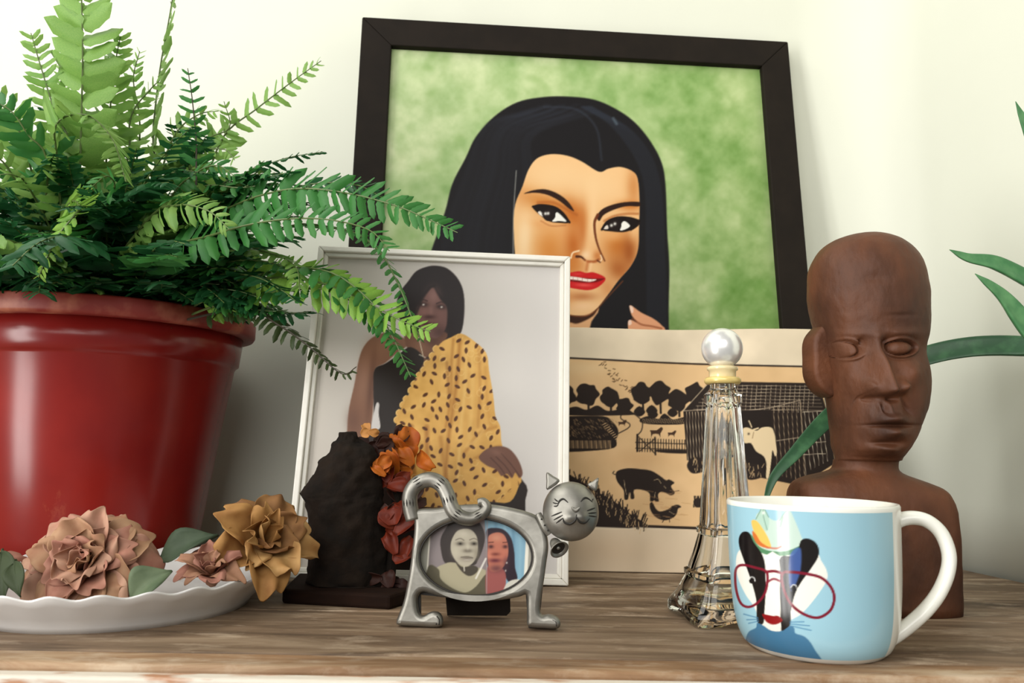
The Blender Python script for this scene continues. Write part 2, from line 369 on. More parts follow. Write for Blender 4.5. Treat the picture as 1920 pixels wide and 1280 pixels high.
    # eyes
    a.fill(S([(518, 622), (560, 616), (625, 624), (668, 655), (698, 697), (655, 700), (600, 692), (556, 662)]), (24, 16, 14), 0.8)
    a.fill(S([(616, 692), (628, 660), (640, 648), (668, 672), (684, 693), (650, 690)]), (238, 236, 228), 0.7); a.fill(S([(545, 650), (556, 642), (565, 660), (572, 672)]), (220, 210, 200), 0.6)
    a.blob(*S([(600, 660)])[0], 12, 12, (30, 20, 18), 1, 0, 1)
    for x, y in ((559, 654), (582, 654), (595, 653)): a.blob(*S([(x, y)])[0], 2.6, 2.8, (250, 248, 240), 0.95)
    a.line(S([(520, 620), (560, 612), (625, 622), (668, 652), (700, 697)]), 4, (24, 14, 12), 1)
    a.line(S([(560, 690), (610, 714), (680, 712)]), 2, (176, 104, 54), 0.7, 1.5)
    a.fill(S([(858, 732), (885, 698), (935, 678), (995, 680), (1042, 690), (1020, 725), (970, 744), (910, 742)]), (24, 16, 14), 0.8)
    a.fill(S([(948, 735), (956, 700), (972, 692), (996, 714), (975, 730)]), (238, 236, 228), 0.7); a.fill(S([(866, 728), (884, 710), (890, 728)]), (216, 206, 196), 0.6)
    a.blob(*S([(925, 712)])[0], 11, 11, (30, 20, 18), 1, 0, 1)
    for x, y in ((905, 712), (922, 704)): a.blob(*S([(x, y)])[0], 2.6, 2.8, (250, 248, 240), 0.95)
    a.line(S([(858, 732), (885, 694), (935, 674), (995, 676), (1042, 690)]), 4.5, (24, 14, 12), 1)
    a.line(S([(1000, 735), (1030, 715), (1042, 700)]), 3, (30, 18, 14), 0.9)
    # nose
    a.line(S([(706, 872), (716, 846), (746, 836)]), 3, (248, 220, 180), 0.9); a.line(S([(734, 864), (756, 866), (776, 882)]), 5, (70, 32, 16), 0.95, w2=3)
    a.line(S([(790, 888), (822, 888), (842, 878)]), 4, (150, 74, 34), 0.8, 1.5); a.line(S([(852, 858), (858, 876), (848, 892)]), 2, (248, 220, 184), 0.9); a.line(S([(836, 884), (850, 892)]), 3, (80, 36, 18), 0.8)
    a.line(S([(772, 880), (800, 892), (830, 890)]), 3, (178, 96, 46), 0.7, 1.5)
    a.line(S([(788, 896), (782, 930)]), 5, (190, 110, 60), 0.7, 2); a.line(S([(806, 900), (800, 935)]), 4, (244, 204, 160), 0.6, 2)
    # mouth
    RED = (196, 28, 30)
    a.fill(S([(628, 962), (690, 946), (745, 936), (782, 944), (820, 942), (876, 970), (848, 1008), (800, 1028), (740, 1024), (680, 1008)]), RED, 0.9)
    a.fill(S([(640, 964), (700, 960), (760, 968), (830, 972), (872, 972), (830, 990), (760, 992), (690, 982)]), (110, 12, 14), 1.0)
    a.fill(S([(690, 962), (730, 964), (790, 974), (832, 976), (800, 988), (740, 980), (692, 974)]), (238, 222, 210), 0.7)
    for x in (716, 738, 762, 786, 808): a.line(S([(x, 964), (x + 2, 986)]), 0.8, (150, 60, 50), 0.7, 0.6)
    a.blob(*S([(770, 1004)])[0], 16, 3.2, (236, 96, 90), 0.7, 0.05); a.blob(*S([(740, 950)])[0], 10, 2, (220, 70, 66), 0.6)
    a.line(S([(690, 1150), (760, 1158), (820, 1136), (880, 1070), (960, 985)]), 2.5, (120, 62, 30), 0.7, 1.2)
    # hand
    a.fill(S([(994, 1106), (1008, 1108), (1050, 1138), (1110, 1168), (1152, 1202), (1172, 1240), (1180, 1420), (960, 1420), (985, 1250), (986, 1188), (1000, 1174), (1030, 1186), (1010, 1160), (1000, 1140)]), (222, 158, 118), 1)
    a.line(S([(1008, 1168), (1050, 1196), (1100, 1205), (1150, 1216)]), 3, (140, 74, 44), 0.8, 1.4)
    a.fill(S([(994, 1106), (1010, 1112), (1012, 1136), (1002, 1138)]), (240, 206, 186), 0.8); a.fill(S([(988, 1180), (1000, 1176), (1004, 1194), (990, 1200)]), (240, 206, 186), 0.8)

pp = Plane((0.1, 0.79, 0), 4.5, 6.0)
tl, tr, itl, itr = pp.ab(680, 45), pp.ab(1470, 88), pp.ab(733, 97), pp.ab(1421, 133)
A0 = (tl[0] + pp.ab(657, 465)[0]) / 2; A1 = (tr[0] + pp.ab(1515, 620)[0]) / 2; B1 = (tl[1] + tr[1]) / 2; RW = (itl[0] - tl[0] + tr[0] - itr[0] + 2 * B1 - itl[1] - itr[1]) / 4
painting = thing('framed_painting', 'black-framed painting of a dark-haired woman on a green background', 'painting', mw=pp.mat())
black_m = mat('black_lacquered_wood', (28, 23, 19), 0.7, c2=(33, 27, 22), scale=40, spec=0.12)
o4 = [(A0, 0.0), (A1, 0.0), (A1, B1), (A0, B1)]; i4 = [(A0 + RW, RW), (A1 - RW, RW), (A1 - RW, B1 - RW), (A0 + RW, B1 - RW)]
for k in range(4):
    j = (k + 1) % 4
    bevel(obj('frame_rail', prism('frame_rail', [o4[k], o4[j], i4[j], i4[k]], -0.006, 0.012), black_m, painting), 0.0012)
obj('backing', prism('backing', [(A0 + .008, .008), (A1 - .008, .008), (A1 - .008, B1 - .008), (A0 + .008, B1 - .008)], -0.0058, -0.001), mat('brown_backing_board', (120, 92, 66), 0.9), painting)
px = 1.45 * 0.83 / F
Bd = np.concatenate([np.linspace(RW - .002, 0.225, 40)[:-1], np.arange(0.225, B1 - RW + .002, px)])
sheet('canvas', pp, np.arange(A0 + RW - .002, A1 - RW + .002, px), Bd, paint_portrait, print_mat('oil_paint', 0.5), painting, n=0.004)
# ================================================================== white framed photograph
def paint_photo(a):
    P = a.P
    g = np.clip((P[:, 0] - 580) / 480, 0, 1)[:, None]
    a.C[:] = np.array((196, 188, 178)) * (1 - g) + np.array((208, 203, 199)) * g
    a.C += (a.noise(120, 5, 2)[:, None] - 0.5) * 10
    S = lambda pts: T(pts, 4, 640, 480); U = lambda pts: T(pts, 1.828, 540, 460)
    HR = (34, 26, 26); SKN = (128, 90, 70)
    a.fill(S([(415, 360), (440, 270), (500, 190), (560, 115), (640, 80), (710, 72), (790, 90), (860, 150), (905, 230), (922, 320), (922, 430), (910, 530), (885, 590), (820, 635), (770, 652), (640, 600), (500, 570), (430, 450)]), HR, 1.2)
    # shoulder and arm, neck
    a.fill(S([(340, 572), (240, 606), (170, 676), (130, 780), (100, 950), (60, 1130), (45, 1280), (60, 1380), (200, 1360), (232, 1200), (246, 1000), (252, 850), (330, 800), (420, 724), (500, 660), (430, 590)]), SKN, 1.2)
    a.blob(*S([(170, 900)])[0], 12, 50, (152, 110, 88), 0.6, 0.15); a.blob(*S([(290, 680)])[0], 18, 20, (150, 108, 84), 0.6); a.blob(*S([(220, 1000)])[0], 6, 60, (92, 60, 46), 0.7, 0.1); a.blob(*S([(90, 1230)])[0], 14, 24, (96, 64, 52), 0.5)
    a.fill(S([(500, 580), (780, 570), (760, 660), (700, 720), (660, 800), (600, 900), (540, 960), (520, 760), (480, 650)]), (112, 76, 58), 1.2)
    a.blob(*S([(600, 680)])[0], 16, 12, (140, 98, 76), 0.6); a.blob(*S([(690, 640)])[0], 14, 10, (70, 44, 36), 0.6)
    # face
    a.fill(S([(690, 228), (722, 252), (745, 320), (790, 372), (800, 460), (774, 560), (722, 612), (662, 604), (600, 540), (560, 450), (570, 380), (620, 300)]), (110, 78, 72), 1.5)
    a.blob(*S([(690, 300)])[0], 12, 16, (146, 108, 102), 0.7); a.blob(*S([(620, 420)])[0], 11, 10, (138, 98, 90), 0.6); a.blob(*S([(740, 440)])[0], 9, 12, (122, 86, 80), 0.6); a.blob(*S([(672, 420)])[0], 5, 14, (140, 102, 94), 0.6)
    for x, y in ((612, 362), (748, 380)):
        a.blob(*S([(x, y)])[0], 9, 4.5, (40, 26, 26), 0.9, 0.1); a.blob(*S([(x + 4, y + 2)])[0], 2.2, 1.8, (235, 225, 215), 0.95); a.line(S([(x - 34, y - 24), (x, y - 36), (x + 32, y - 26)]), 2, (46, 30, 30), 0.8, 1.2)
    a.blob(*S([(660, 456)])[0], 11, 4, (62, 38, 36), 0.85); a.blob(*S([(650, 512)])[0], 13, 4, (84, 40, 42), 0.9); a.line(S([(606, 510), (650, 505), (706, 514)]), 1.6, (44, 22, 24), 0.8); a.blob(*S([(740, 570)])[0], 14, 12, (66, 44, 40), 0.6)
    a.line(S([(560, 430), (600, 330), (660, 240), (692, 226)]), 5, HR, 0.8, 2); a.line(S([(700, 226), (745, 310), (800, 380), (804, 500)]), 5, HR, 0.8, 2)
    # dress
    a.fill(S([(250, 850), (330, 805), (420, 745), (520, 682), (620, 770), (560, 900), (500, 1050), (440, 1180), (420, 1290), (420, 1900), (180, 1900), (240, 1290), (240, 1000)]), (38, 30, 26), 1.0)
    a.fill(S([(262, 1104), (284, 1110), (280, 1180), (290, 1290), (228, 1290), (240, 1200)]), (206, 200, 196), 0.8)
    a.line(S([(580, 610), (600, 690), (612, 745)]), 1.5, (222, 208, 180), 0.9); a.line(S([(585, 738), (640, 765)]), 1.6, (230, 220, 200), 0.8); a.line(S([(640, 765), (690, 745)]), 4, (50, 34, 30), 0.8)
    # lap
    a.fill(U([(300, 640), (560, 640), (800, 800), (810, 900), (806, 1120), (250, 1120), (230, 760)]), (40, 30, 26), 1.2)
    # shawl
    Y = (214, 164, 86); YL = (228, 186, 112); YD = (166, 108, 44)
    le = [(830, 640), (819, 652), (812, 665), (802, 680), (796, 692), (787, 702), (778, 718), (772, 730), (763, 746), (757, 757), (750, 772), (746, 785)]
    shawl = [(865, 625), (890, 640), (912, 662), (917, 695), (925, 742), (929, 780), (938, 800), (942, 837), (962, 860), (978, 898), (970, 926), (956, 941), (923, 947), (900, 952), (860, 952), (800, 950), (770, 940), (745, 860), (742, 810)] + le[::-1] + [(846, 632)]
    si = a.fill(shawl, Y, 1.0, sm=3)
    for x, y in le[1:]: a.blob(x - 1, y + 2, 7, 7, Y, 1, 0, 1); a.line([(x - 6, y + 6), (x - 7, y), (x - 2, y - 5)], 1.3, (236, 204, 140), 0.8)
    keep = np.zeros(len(P), bool); keep[si] = True; before = a.C.copy()
    n = a.noise(26, 21, 3)[keep]; a.C[keep] += (n[:, None] - 0.5) * np.array((40, 38, 34))
    for pts, w, c, al in (([(862, 640), (858, 700), (850, 760), (840, 830), (832, 940)], 6, YD, 0.75), ([(850, 636), (846, 690), (846, 740), (836, 800)], 3, YD, 0.8), ([(874, 640), (872, 720), (864, 800), (858, 900)], 5, YL, 0.7),
                          ([(898, 650), (900, 730), (896, 800)], 4, YD, 0.5), ([(884, 640), (886, 730), (880, 820)], 7, YL, 0.45), ([(760, 770), (790, 760), (820, 740), (846, 744)], 6, YL, 0.5), ([(838, 680), (842, 740)], 4, (134, 82, 34), 0.6),
                          ([(870, 850), (900, 812), (930, 800)], 5, YD, 0.6), ([(876, 836), (890, 826), (912, 800)], 4, YL, 0.7), ([(890, 860), (930, 838), (950, 842)], 5, YD, 0.6), ([(800, 800), (800, 860), (790, 940)], 8, (150, 92, 40), 0.6), ([(770, 800), (775, 880), (782, 940)], 10, (120, 64, 26), 0.6),
                          ([(910, 690), (914, 760), (922, 800)], 6, (196, 142, 66), 0.6), ([(826, 820), (834, 880), (846, 940)], 7, YD, 0.5), ([(905, 880), (930, 900), (950, 930)], 5, YL, 0.5)):
        a.line(pts, w, c, al, 3.0)
    for k in range(26):
        i_ = rnd.choice(list(si)); x, y = P[i_]; a.line([(x + 6 * math.cos(t), y + 6 * math.sin(t)) for t in np.linspace(0, 5.5, 7)], 1, (234, 200, 134), 0.55)
    pts = []
    for k in range(4000):
        i_ = si[rnd.randrange(len(si))]; x, y = P[i_]
        if all((x - u) ** 2 + (y - v) ** 2 > 200 for u, v in pts):
            pts.append((x, y)); a.blob(x, y, 5.6, 3.0, (78, 40, 18), 0.95, rnd.choice((0.5, -0.6, 1.2, 2.0, 1.6)), 1)
        if len(pts) > 130: break
    a.C[~keep] = before[~keep]
    for k in range(9): a.blob(968 - 10 * abs(k - 3) * .3 - k * 3 + 6, 900 + k * 6, 7, 7, Y, 0.9, 0, 1)
    # hand on knee
    a.fill([(898, 858), (912, 842), (936, 836), (956, 842), (972, 862), (980, 886), (974, 896), (966, 886), (960, 896), (950, 888), (940, 892), (930, 880), (912, 872)], (112, 76, 62), 1.2)
    for pts in ([(940, 850), (958, 870), (974, 892)], [(930, 856), (948, 874), (960, 892)], [(920, 858), (936, 874), (946, 888)]): a.line(pts, 1.6, (70, 42, 34), 0.8, 1.0)
    a.blob(930, 848, 12, 6, (140, 100, 84), 0.6, 0.3)
    a.fill([(956, 941), (976, 905), (984, 920), (985, 960), (985, 1080), (900, 1080), (900, 952)], (40, 31, 27), 1.0)

fp = Plane((0.0, 0.647, 0.0), 2.5, 8.5)
photo = thing('framed_photograph', 'white-framed photograph of a seated woman in a yellow leaf-print shawl', 'photo frame')
# the frame stands a little turned in its own plane
rot = math.radians(-0.95); ctr = fp.ab(1066, 1098)
TLp, TRp, BLp = fp.ab(599, 470), fp.ab(1068, 490), None
Wf = math.hypot(TRp[0] - TLp[0], TRp[1] - TLp[1])
rot = math.atan2(TRp[1] - TLp[1], TRp[0] - TLp[0])
fq = Plane((0, 0, 0), 0, 0); fq.u = fp.u * math.cos(rot) + fp.v * math.sin(rot); fq.v = fp.v * math.cos(rot) - fp.u * math.sin(rot); fq.n = fp.n
TLw = fp.o + TLp[0] * fp.u + TLp[1] * fp.v
Hf = (TLw[2]) / (fq.v[2]) - 0.0012 + 0.0
fq.o = TLw - fq.v * Hf
low = min(fq.o[2], (fq.o + fq.u * Wf)[2]); fq.o = fq.o - np.array([0, 0, low])
photo.matrix_world = fq.mat()
white_m = mat('white_painted_frame', (226, 222, 212), 0.35, c2=(214, 209, 198), scale=60, lo=0.55, hi=0.8)
r1, r2 = 0.0052, 0.0088
o4 = [(0, 0), (Wf, 0), (Wf, Hf), (0, Hf)]
def inset(w): return [(w, w), (Wf - w, w), (Wf - w, Hf - w), (w, Hf - w)]
for k in range(4):
    j = (k + 1) % 4
    rl = bevel(obj('frame_rail', prism('frame_rail', [inset(0)[k], inset(0)[j], inset(r1)[j], inset(r1)[k]], -0.010, 0.006), white_m, photo), 0.001)
    bevel(obj('inner_lip', prism('inner_lip', [inset(r1)[k], inset(r1)[j], inset(r2)[j], inset(r2)[k]], -0.004, 0.0028), white_m, rl), 0.0008)
px = 1.5 * 0.66 / F
sheet('photo_print', fq, np.arange(r2 - .001, Wf - r2 + .001, px), np.arange(r2 - .001, Hf - r2 + .001, px), paint_photo, print_mat('glossy_photo_paper', 0.3), photo, n=-0.001)
obj('backing', prism('backing', inset(0.002), -0.0098, -0.0045), mat('grey_board', (120, 112, 100), 0.9), photo)
st = [(Wf * .38, 0.17), (Wf * .62, 0.17), (Wf * .66, 0.012), (Wf * .34, 0.012)]
# strut: a hinged flap behind the frame
me = prism('strut', st, -0.012, -0.0100)
for v in me.vertices:
    t = (0.17 - v.co.y) / 0.16; v.co.z -= 0.045 * t
obj('strut', me, mat('black_card', (40, 36, 33), 0.8), photo)

# ================================================================== lino print card
def paint_lino(a):
    P = a.P; K = (40, 30, 25); rr = random.Random(3)
    a.C[:] = (222, 205, 178)
    S = lambda pts: T(pts, 2.666, 1050, 600)
    tan = (220, 182, 134)
    a.fill([(940, 668), (1070, 672), (1290, 680), (1545, 690), (1556, 760), (1590, 905), (1580, 1000), (1300, 990), (1180, 986), (940, 978)], tan, 1, sm=0)
    a.C += (a.noise(50, 14, 3)[:, None] - 0.5) * np.array((26, 24, 22))
    a.C[P[:, 1] > 992] = a.C[P[:, 1] > 992] * 0.5 + np.array((216, 190, 160)) * 0.5
    a.blob(1130, 1030, 90, 30, (206, 178, 146), 0.5); a.blob(1100, 690, 60, 12, (226, 196, 150), 0.6); a.blob(1200, 860, 60, 16, (208, 164, 116), 0.5)
    a.line([(940, 667), (1070, 671), (1300, 682), (1560, 688)], 3.2, K, 1)
    a.line([(940, 976), (1180, 985), (1310, 990), (1590, 1000)], 5, K, 1)
    for k in range(34):
        t = k / 33; x = 1128 + 54 * t + rr.uniform(-9, 9); y = 684 + 50 * t + rr.uniform(-8, 8); b_ = rr.uniform(.1, 1.0) * rr.choice((1, -1))
        a.line([(x, y), (x + 4 * math.cos(b_), y + 3.4 * math.sin(b_))], 1.7, (96, 70, 44), 0.9, 0.6, sm=0)
    def tree(x, y, r, trunk):
        pts = [(x + r * (1 + 0.16 * math.sin(5 * t + x) + rr.uniform(-.07, .07)) * math.cos(t), y + r * .98 * (1 + 0.13 * math.sin(4 * t + y) + rr.uniform(-.07, .07)) * math.sin(t)) for t in np.linspace(0, 6.283, 15)[:-1]]
        a.fill(pts, K, 0.8); a.line([(x + 2, y + r * .5), (x + 3, trunk)], 4, K, 1)
    a.fill([(1060, 768), (1080, 762), (1100, 768), (1120, 760), (1140, 770), (1170, 766), (1185, 772), (1180, 778), (1060, 778)], K, 0.8)
    for t in ((1062, 742, 18, 774), (1101, 739, 21, 776), (1143, 744, 18, 776), (1170, 760, 15, 774), (1203, 737, 20, 766), (1236, 736, 21, 774), (1271, 750, 20, 780), (1303, 736, 18, 766), (1325, 744, 16, 766)): tree(*t)
    for x, y, r in ((1199, 772, 11), (1222, 770, 11), (1224, 777, 10), (1261, 774, 10), (1246, 784, 9)): a.fill([(x - r, y), (x, y - r), (x + r, y), (x, y + r * .8)], K, 0.8, sm=3)
    a.fill([(1200, 786), (1215, 780), (1235, 785), (1250, 778), (1262, 786), (1284, 782), (1284, 794), (1240, 796), (1205, 793)], K, 0.8)
    for k in range(24): x = 1203 + k * 3.4; a.line([(x, 793), (x + 3, 785)], 0.9, (190, 160, 120), 0.8, 0.5, sm=0)
    a.fill([(1000, 780), (1066, 780), (1130, 780), (1148, 790), (1159, 806), (1156, 822), (1140, 842), (1000, 842)], K, 0.8)
    for k in range(210):
        x = 1005 + 150 * rr.random(); y = 784 + 36 * rr.random()
        if x - 1130 < (822 - y) * 0.8: a.line([(x, y), (x + 3, y + 3.4)], 0.9, (150, 120, 86), 0.75, 0.5, sm=0)
    for k in range(44): x = 1003 + k * 3.3; a.line([(x, 826), (x, 840)], 1.2, (200, 164, 120), 0.9, 0.5, sm=0)
    for k in range(9): a.line([(1130 + k * 3, 796 + k * 3.4), (1136 + k * 3, 793 + k * 3.4)], 1.4, (214, 176, 130), 0.9, 0.5, sm=0)
    a.line([(1168, 770), (1164, 784), (1180, 794), (1178, 802), (1160, 812)], 2, K, 0.95); a.line([(1178, 770), (1192, 778), (1204, 790), (1203, 806), (1196, 815)], 2, K, 0.95)
    for x, y, s in ((1167, 793, .8), (1231, 810, 1.2), (1260, 813, .8)):
        a.fill([(x - 10 * s, y - 3 * s), (x, y - 3 * s), (x + 7 * s, y - 8 * s), (x + 10 * s, y - 5 * s), (x + 6 * s, y + 2 * s), (x + 6 * s, y + 8 * s), (x + 3 * s, y + 3 * s), (x - 6 * s, y + 3 * s), (x - 8 * s, y + 8 * s), (x - 9 * s, y)], (70, 48, 34), 0.6, sm=2)
    for k in range(19): x = 1194 + k * 5; a.line([(x, 822 + k * .15), (x, 846 + k * .1)], 1.8, K, 1, 0.6, sm=0)
    a.line([(1192, 829), (1288, 832)], 1.6, K, 1, sm=0); a.line([(1192, 840), (1288, 843)], 1.6, K, 1, sm=0); a.fill([(1230, 843), (1288, 844), (1286, 850), (1240, 848)], K, 1)
    a.line([(1197, 818), (1228, 850)], 1.6, K, 1, sm=0); a.line([(1228, 822), (1199, 846)], 1.6, K, 1, sm=0); a.line([(1195, 815), (1195, 845)], 4, K, 1, sm=0); a.line([(1228, 820), (1229, 852)], 3, K, 1, sm=0)
    # barn
    a.fill([(1281, 770), (1328, 718), (1345, 715), (1535, 718), (1550, 770), (1566, 868), (1500, 910), (1400, 890), (1325, 880), (1288, 862)], K, 0.8, sm=0)
    for r in range(8):
        y = 722 + r * 6.4; a.line([(1335 - r * 5, y), (1530 + r * 2, y + 2)], 0.9, (196, 176, 150), 0.8, 0.5, sm=0)
        for k in range(24):
            x = 1338 - r * 5 + k * 9 + (r % 2) * 4.5
            if x < 1530: a.line([(x, y), (x, y + 6.4)], 0.9, (196, 176, 150), 0.75, 0.5, sm=0)
    a.line([(1281, 770), (1330, 716)], 1.4, (200, 180, 150), 0.9, sm=0); a.line([(1281, 770), (1340, 767), (1400, 770), (1445, 764)], 1.4, (196, 176, 150), 0.9, sm=0)
    for k in range(9): x = 1287 + k * 5.6; a.line([(x, 772), (x + 3, 864 + k)], 1.0, (190, 168, 140), 0.85, 0.5, sm=0)
    a.fill([(1388, 769), (1446, 768), (1452, 880), (1396, 892)], (34, 25, 21), 0.8, sm=0)
    a.line([(1446, 764), (1500, 750), (1512, 905)], 1.2, (196, 176, 150), 0.9, sm=0)
    for k in range(7): x = 1450 + k * 8.5; a.line([(x, 764 - k * 1.6), (x + 8, 890 + k * 2)], 1.0, (176, 152, 122), 0.8, 0.5, sm=0)
    a.line([(1456, 826), (1512, 818)], 1.4, (196, 176, 150), 0.8, sm=0)
    for k in range(5): x = 1508 + k * 8; a.line([(x, 772), (x + 12, 880 - k * 4)], 1.0, (206, 190, 166), 0.85, 0.5, sm=0)
    for y in (772, 830, 852): a.line([(1506, y), (1548, y - 2)], 1.2, (206, 190, 166), 0.85, 0.5, sm=0)
    # cow
    CW = (228, 204, 164)
    a.fill(S([(912, 545), (935, 536), (962, 546), (985, 552), (1010, 536), (1055, 536), (1072, 570), (1084, 660), (1075, 680), (1062, 650), (1056, 700), (1044, 785), (1030, 785), (1032, 720), (1018, 680), (980, 655), (955, 615), (925, 615), (914, 590)]), CW, 0.7, sm=3)
    a.line(S([(958, 535), (950, 515), (944, 503)]), 2, CW, 1); a.line(S([(966, 548), (990, 540)]), 3, CW, 1); a.blob(*S([(943, 568)])[0], 2, 2, K, 0.9); a.line(S([(968, 560), (962, 590)]), 1.2, (120, 90, 60), 0.8)
    for x0, x1, y in ((1288, 1326, 872), (1394, 1432, 884)):
        a.fill([(x0, y), (x0 + 10, y - 14), (x1 - 8, y - 12), (x1, y + 6), (x1 - 14, y + 14), (x0 + 8, y + 14)], K, 1)
        for k in range(34): x = x0 + (x1 - x0) * rr.random(); yy = y + rr.uniform(-12, 14); a.line([(x, yy), (x + rr.uniform(-4, 4), yy - 7)], 1.2, rr.choice((K, (190, 160, 120))), 0.9, 0.5, sm=0)
    # pig and hen
    a.fill(S([(278, 775), (290, 752), (340, 740), (400, 744), (455, 752), (500, 778), (530, 800), (545, 796), (572, 812), (556, 826), (560, 842), (574, 862), (556, 876), (530, 864), (505, 858), (490, 872), (494, 905), (478, 906), (470, 900), (462, 906), (450, 902), (448, 868), (420, 850), (370, 848), (372, 888), (354, 892), (346, 860), (340, 894), (322, 894), (318, 850), (288, 810)]), K, 0.8, sm=3)
    a.line(S([(278, 772), (264, 765), (270, 756)]), 1.6, K, 1); a.line(S([(575, 855), (595, 852)]), 1, K, 0.9)
    for q in ([(320, 800), (326, 840), (332, 870)], [(350, 862), (354, 884)], [(470, 800), (490, 795), (505, 815)], [(476, 860), (472, 890)], [(520, 830), (530, 840)]): a.line(S(q), 1.1, (206, 180, 140), 0.8, 0.5)
    a.fill(S([(448, 920), (462, 910), (478, 940), (500, 956), (540, 945), (562, 928), (590, 922), (606, 934), (590, 942), (582, 970), (560, 990), (520, 1000), (480, 985), (455, 955)]), K, 0.8, sm=3)
    a.line(S([(520, 996), (512, 1010)]), 1.4, K, 1); a.line(S([(545, 990), (548, 1008)]), 1.4, K, 1); a.line(S([(545, 955), (570, 970)]), 1, (206, 180, 140), 0.7, 0.5)
    for k in range(26): x = 1205 + 80 * rr.random(); y = 918 + 55 * rr.random(); a.line([(x, y), (x + rr.uniform(8, 22), y + 2)], 1.1, (186, 140, 92), 0.6, 0.7, sm=0)
    # grass in the corner
    a.fill([(940, 880), (1066, 888), (1095, 905), (1120, 922), (1150, 938), (1180, 962), (1215, 984), (1180, 990), (940, 980)], K, 1.0, sm=0)
    for k in range(150):
        t = rr.random(); x = 1060 + 150 * t; y = 890 + 92 * t + rr.uniform(-6, 22); g = rr.uniform(-6, 6)
        a.line([(x, y), (x + g, y - 13)], 2.0, K, 1, 0.6, sm=0, w2=0.6)
        if rr.random() < 0.6: a.line([(x + 3, y + 8), (x + 3 + g * .7, y - 1)], 1.0, (206, 172, 126), 0.85, 0.5, sm=0)
    a.blob(1309, 942, 9, 9, K, 0.95, 0, 1)
    for k in range(10): x = 1300 + k * 2; a.line([(x, 950), (x + rr.uniform(-3, 5), 930)], 1.4, K, 1, 0.5, sm=0)

cp = Plane((0.1, 0.722, 0.0), -1.5, 17.0)
ca0, cb1 = cp.ab(985, 612)[0], (cp.ab(1100, 613)[1] + cp.ab(1500, 622)[1]) / 2
ca1 = cp.ab(1530, 700)[0]
card = thing('lino_print', 'tan and black farmyard print of a pig, hen and barn on curled card', 'art print', mw=cp.mat())
Wc = ca1 - ca0
def card_warp(a, b):
    t = np.clip((a - ca0) / Wc, 0, 1); s = np.clip(1 - b / cb1, 0, 1)
    return 0.030 * t ** 2 * (0.15 + 0.85 * s) * 0.8 + 0.002 * np.sin(t * 9)
px = 1.4 * 0.74 / F
sheet('print_sheet', cp, np.arange(ca0, ca1, px), np.arange(0.0, cb1, px), paint_lino, print_mat('printed_card', 0.75, spec=0.2), card, warp=card_warp, skirt=0.0012)
aa, bb = np.meshgrid(np.linspace(ca0, ca1 - px, 30), np.linspace(0, cb1 - px, 20))
obj('card_back', grid_mesh('card_back', np.stack([aa, bb, card_warp(aa, bb) - 0.0013], -1)), mat('aged_card', (206, 186, 156), 0.85), card, smooth=True)
# ================================================================== fern in a red pot
PX, PY = -0.375, 0.715
fern = thing('potted_fern', 'leafy green fern in a glossy red plastic pot', 'potted plant', (PX, PY, 0))
prof = [(0.0, 0.0), (0.080, 0.0), (0.0860, 0.003), (0.0906, 0.031), (0.0965, 0.075), (0.1025, 0.12), (0.1112, 0.179), (0.1128, 0.1815), (0.1150, 0.183), (0.1178, 0.2085)]
inner = [(0.1165, 0.2085), (0.1150, 0.2235), (0.1130, 0.2235), (0.1095, 0.17)]
red_m, N, L, b = new_mat('red_plastic')
tc = N.new('ShaderNodeTexCoord'); n1 = N.new('ShaderNodeTexNoise'); n1.inputs['Scale'].default_value = 14; n1.inputs['Detail'].default_value = 6
L.new(tc.outputs['Object'], n1.inputs['Vector'])
rp = N.new('ShaderNodeValToRGB'); rp.color_ramp.elements[0].position = 0.3; rp.color_ramp.elements[1].position = 0.75
rp.color_ramp.elements[0].color = (*lin((118, 22, 21)), 1); rp.color_ramp.elements[1].color = (*lin((140, 32, 25)), 1)
L.new(n1.outputs['Fac'], rp.inputs['Fac'])
n3 = N.new('ShaderNodeTexNoise'); n3.inputs['Scale'].default_value = 30; n3.inputs['Detail'].default_value = 8; n3.inputs['Roughness'].default_value = 0.7
mp = N.new('ShaderNodeMapping'); mp.inputs['Scale'].default_value = (1, 1, 0.5); L.new(tc.outputs['Object'], mp.inputs['Vector']); L.new(mp.outputs[0], n3.inputs['Vector'])
r3 = N.new('ShaderNodeValToRGB'); r3.color_ramp.elements[0].position = 0.64; r3.color_ramp.elements[1].position = 0.80; L.new(n3.outputs['Fac'], r3.inputs['Fac'])
m3 = N.new('ShaderNodeMath'); m3.operation = 'MULTIPLY'; m3.inputs[1].default_value = 0.35; L.new(r3.outputs[0], m3.inputs[0])
mx = N.new('ShaderNodeMixRGB'); mx.inputs[2].default_value = (*lin((196, 120, 84)), 1); L.new(m3.outputs[0], mx.inputs[0]); L.new(rp.outputs[0], mx.inputs[1]); L.new(mx.outputs[0], b.inputs['Base Color'])
b.inputs['Roughness'].default_value = 0.24
pot = obj('pot', lathe('pot', prof + inner, 128), red_m, fern, smooth=True)
rimm = mat('worn_red_plastic', (138, 46, 38), 0.5, c2=(186, 110, 84), scale=45, lo=0.5, hi=0.78)
rim = [(0.1178, 0.2085), (0.1270, 0.2090), (0.1286, 0.2115), (0.1286, 0.2230), (0.1275, 0.2246), (0.1150, 0.2246), (0.1140, 0.2230)]
obj('rim', lathe('rim', rim, 128), rimm, pot, smooth=True)
soil = lathe('soil', [(0.1108, 0.196), (0.08, 0.200), (0.04, 0.203), (0.0005, 0.204)], 48)
obj('soil', soil, mat('dark_soil', (44, 32, 24), 0.95, c2=(70, 52, 38), scale=80, bump=0.8), fern)

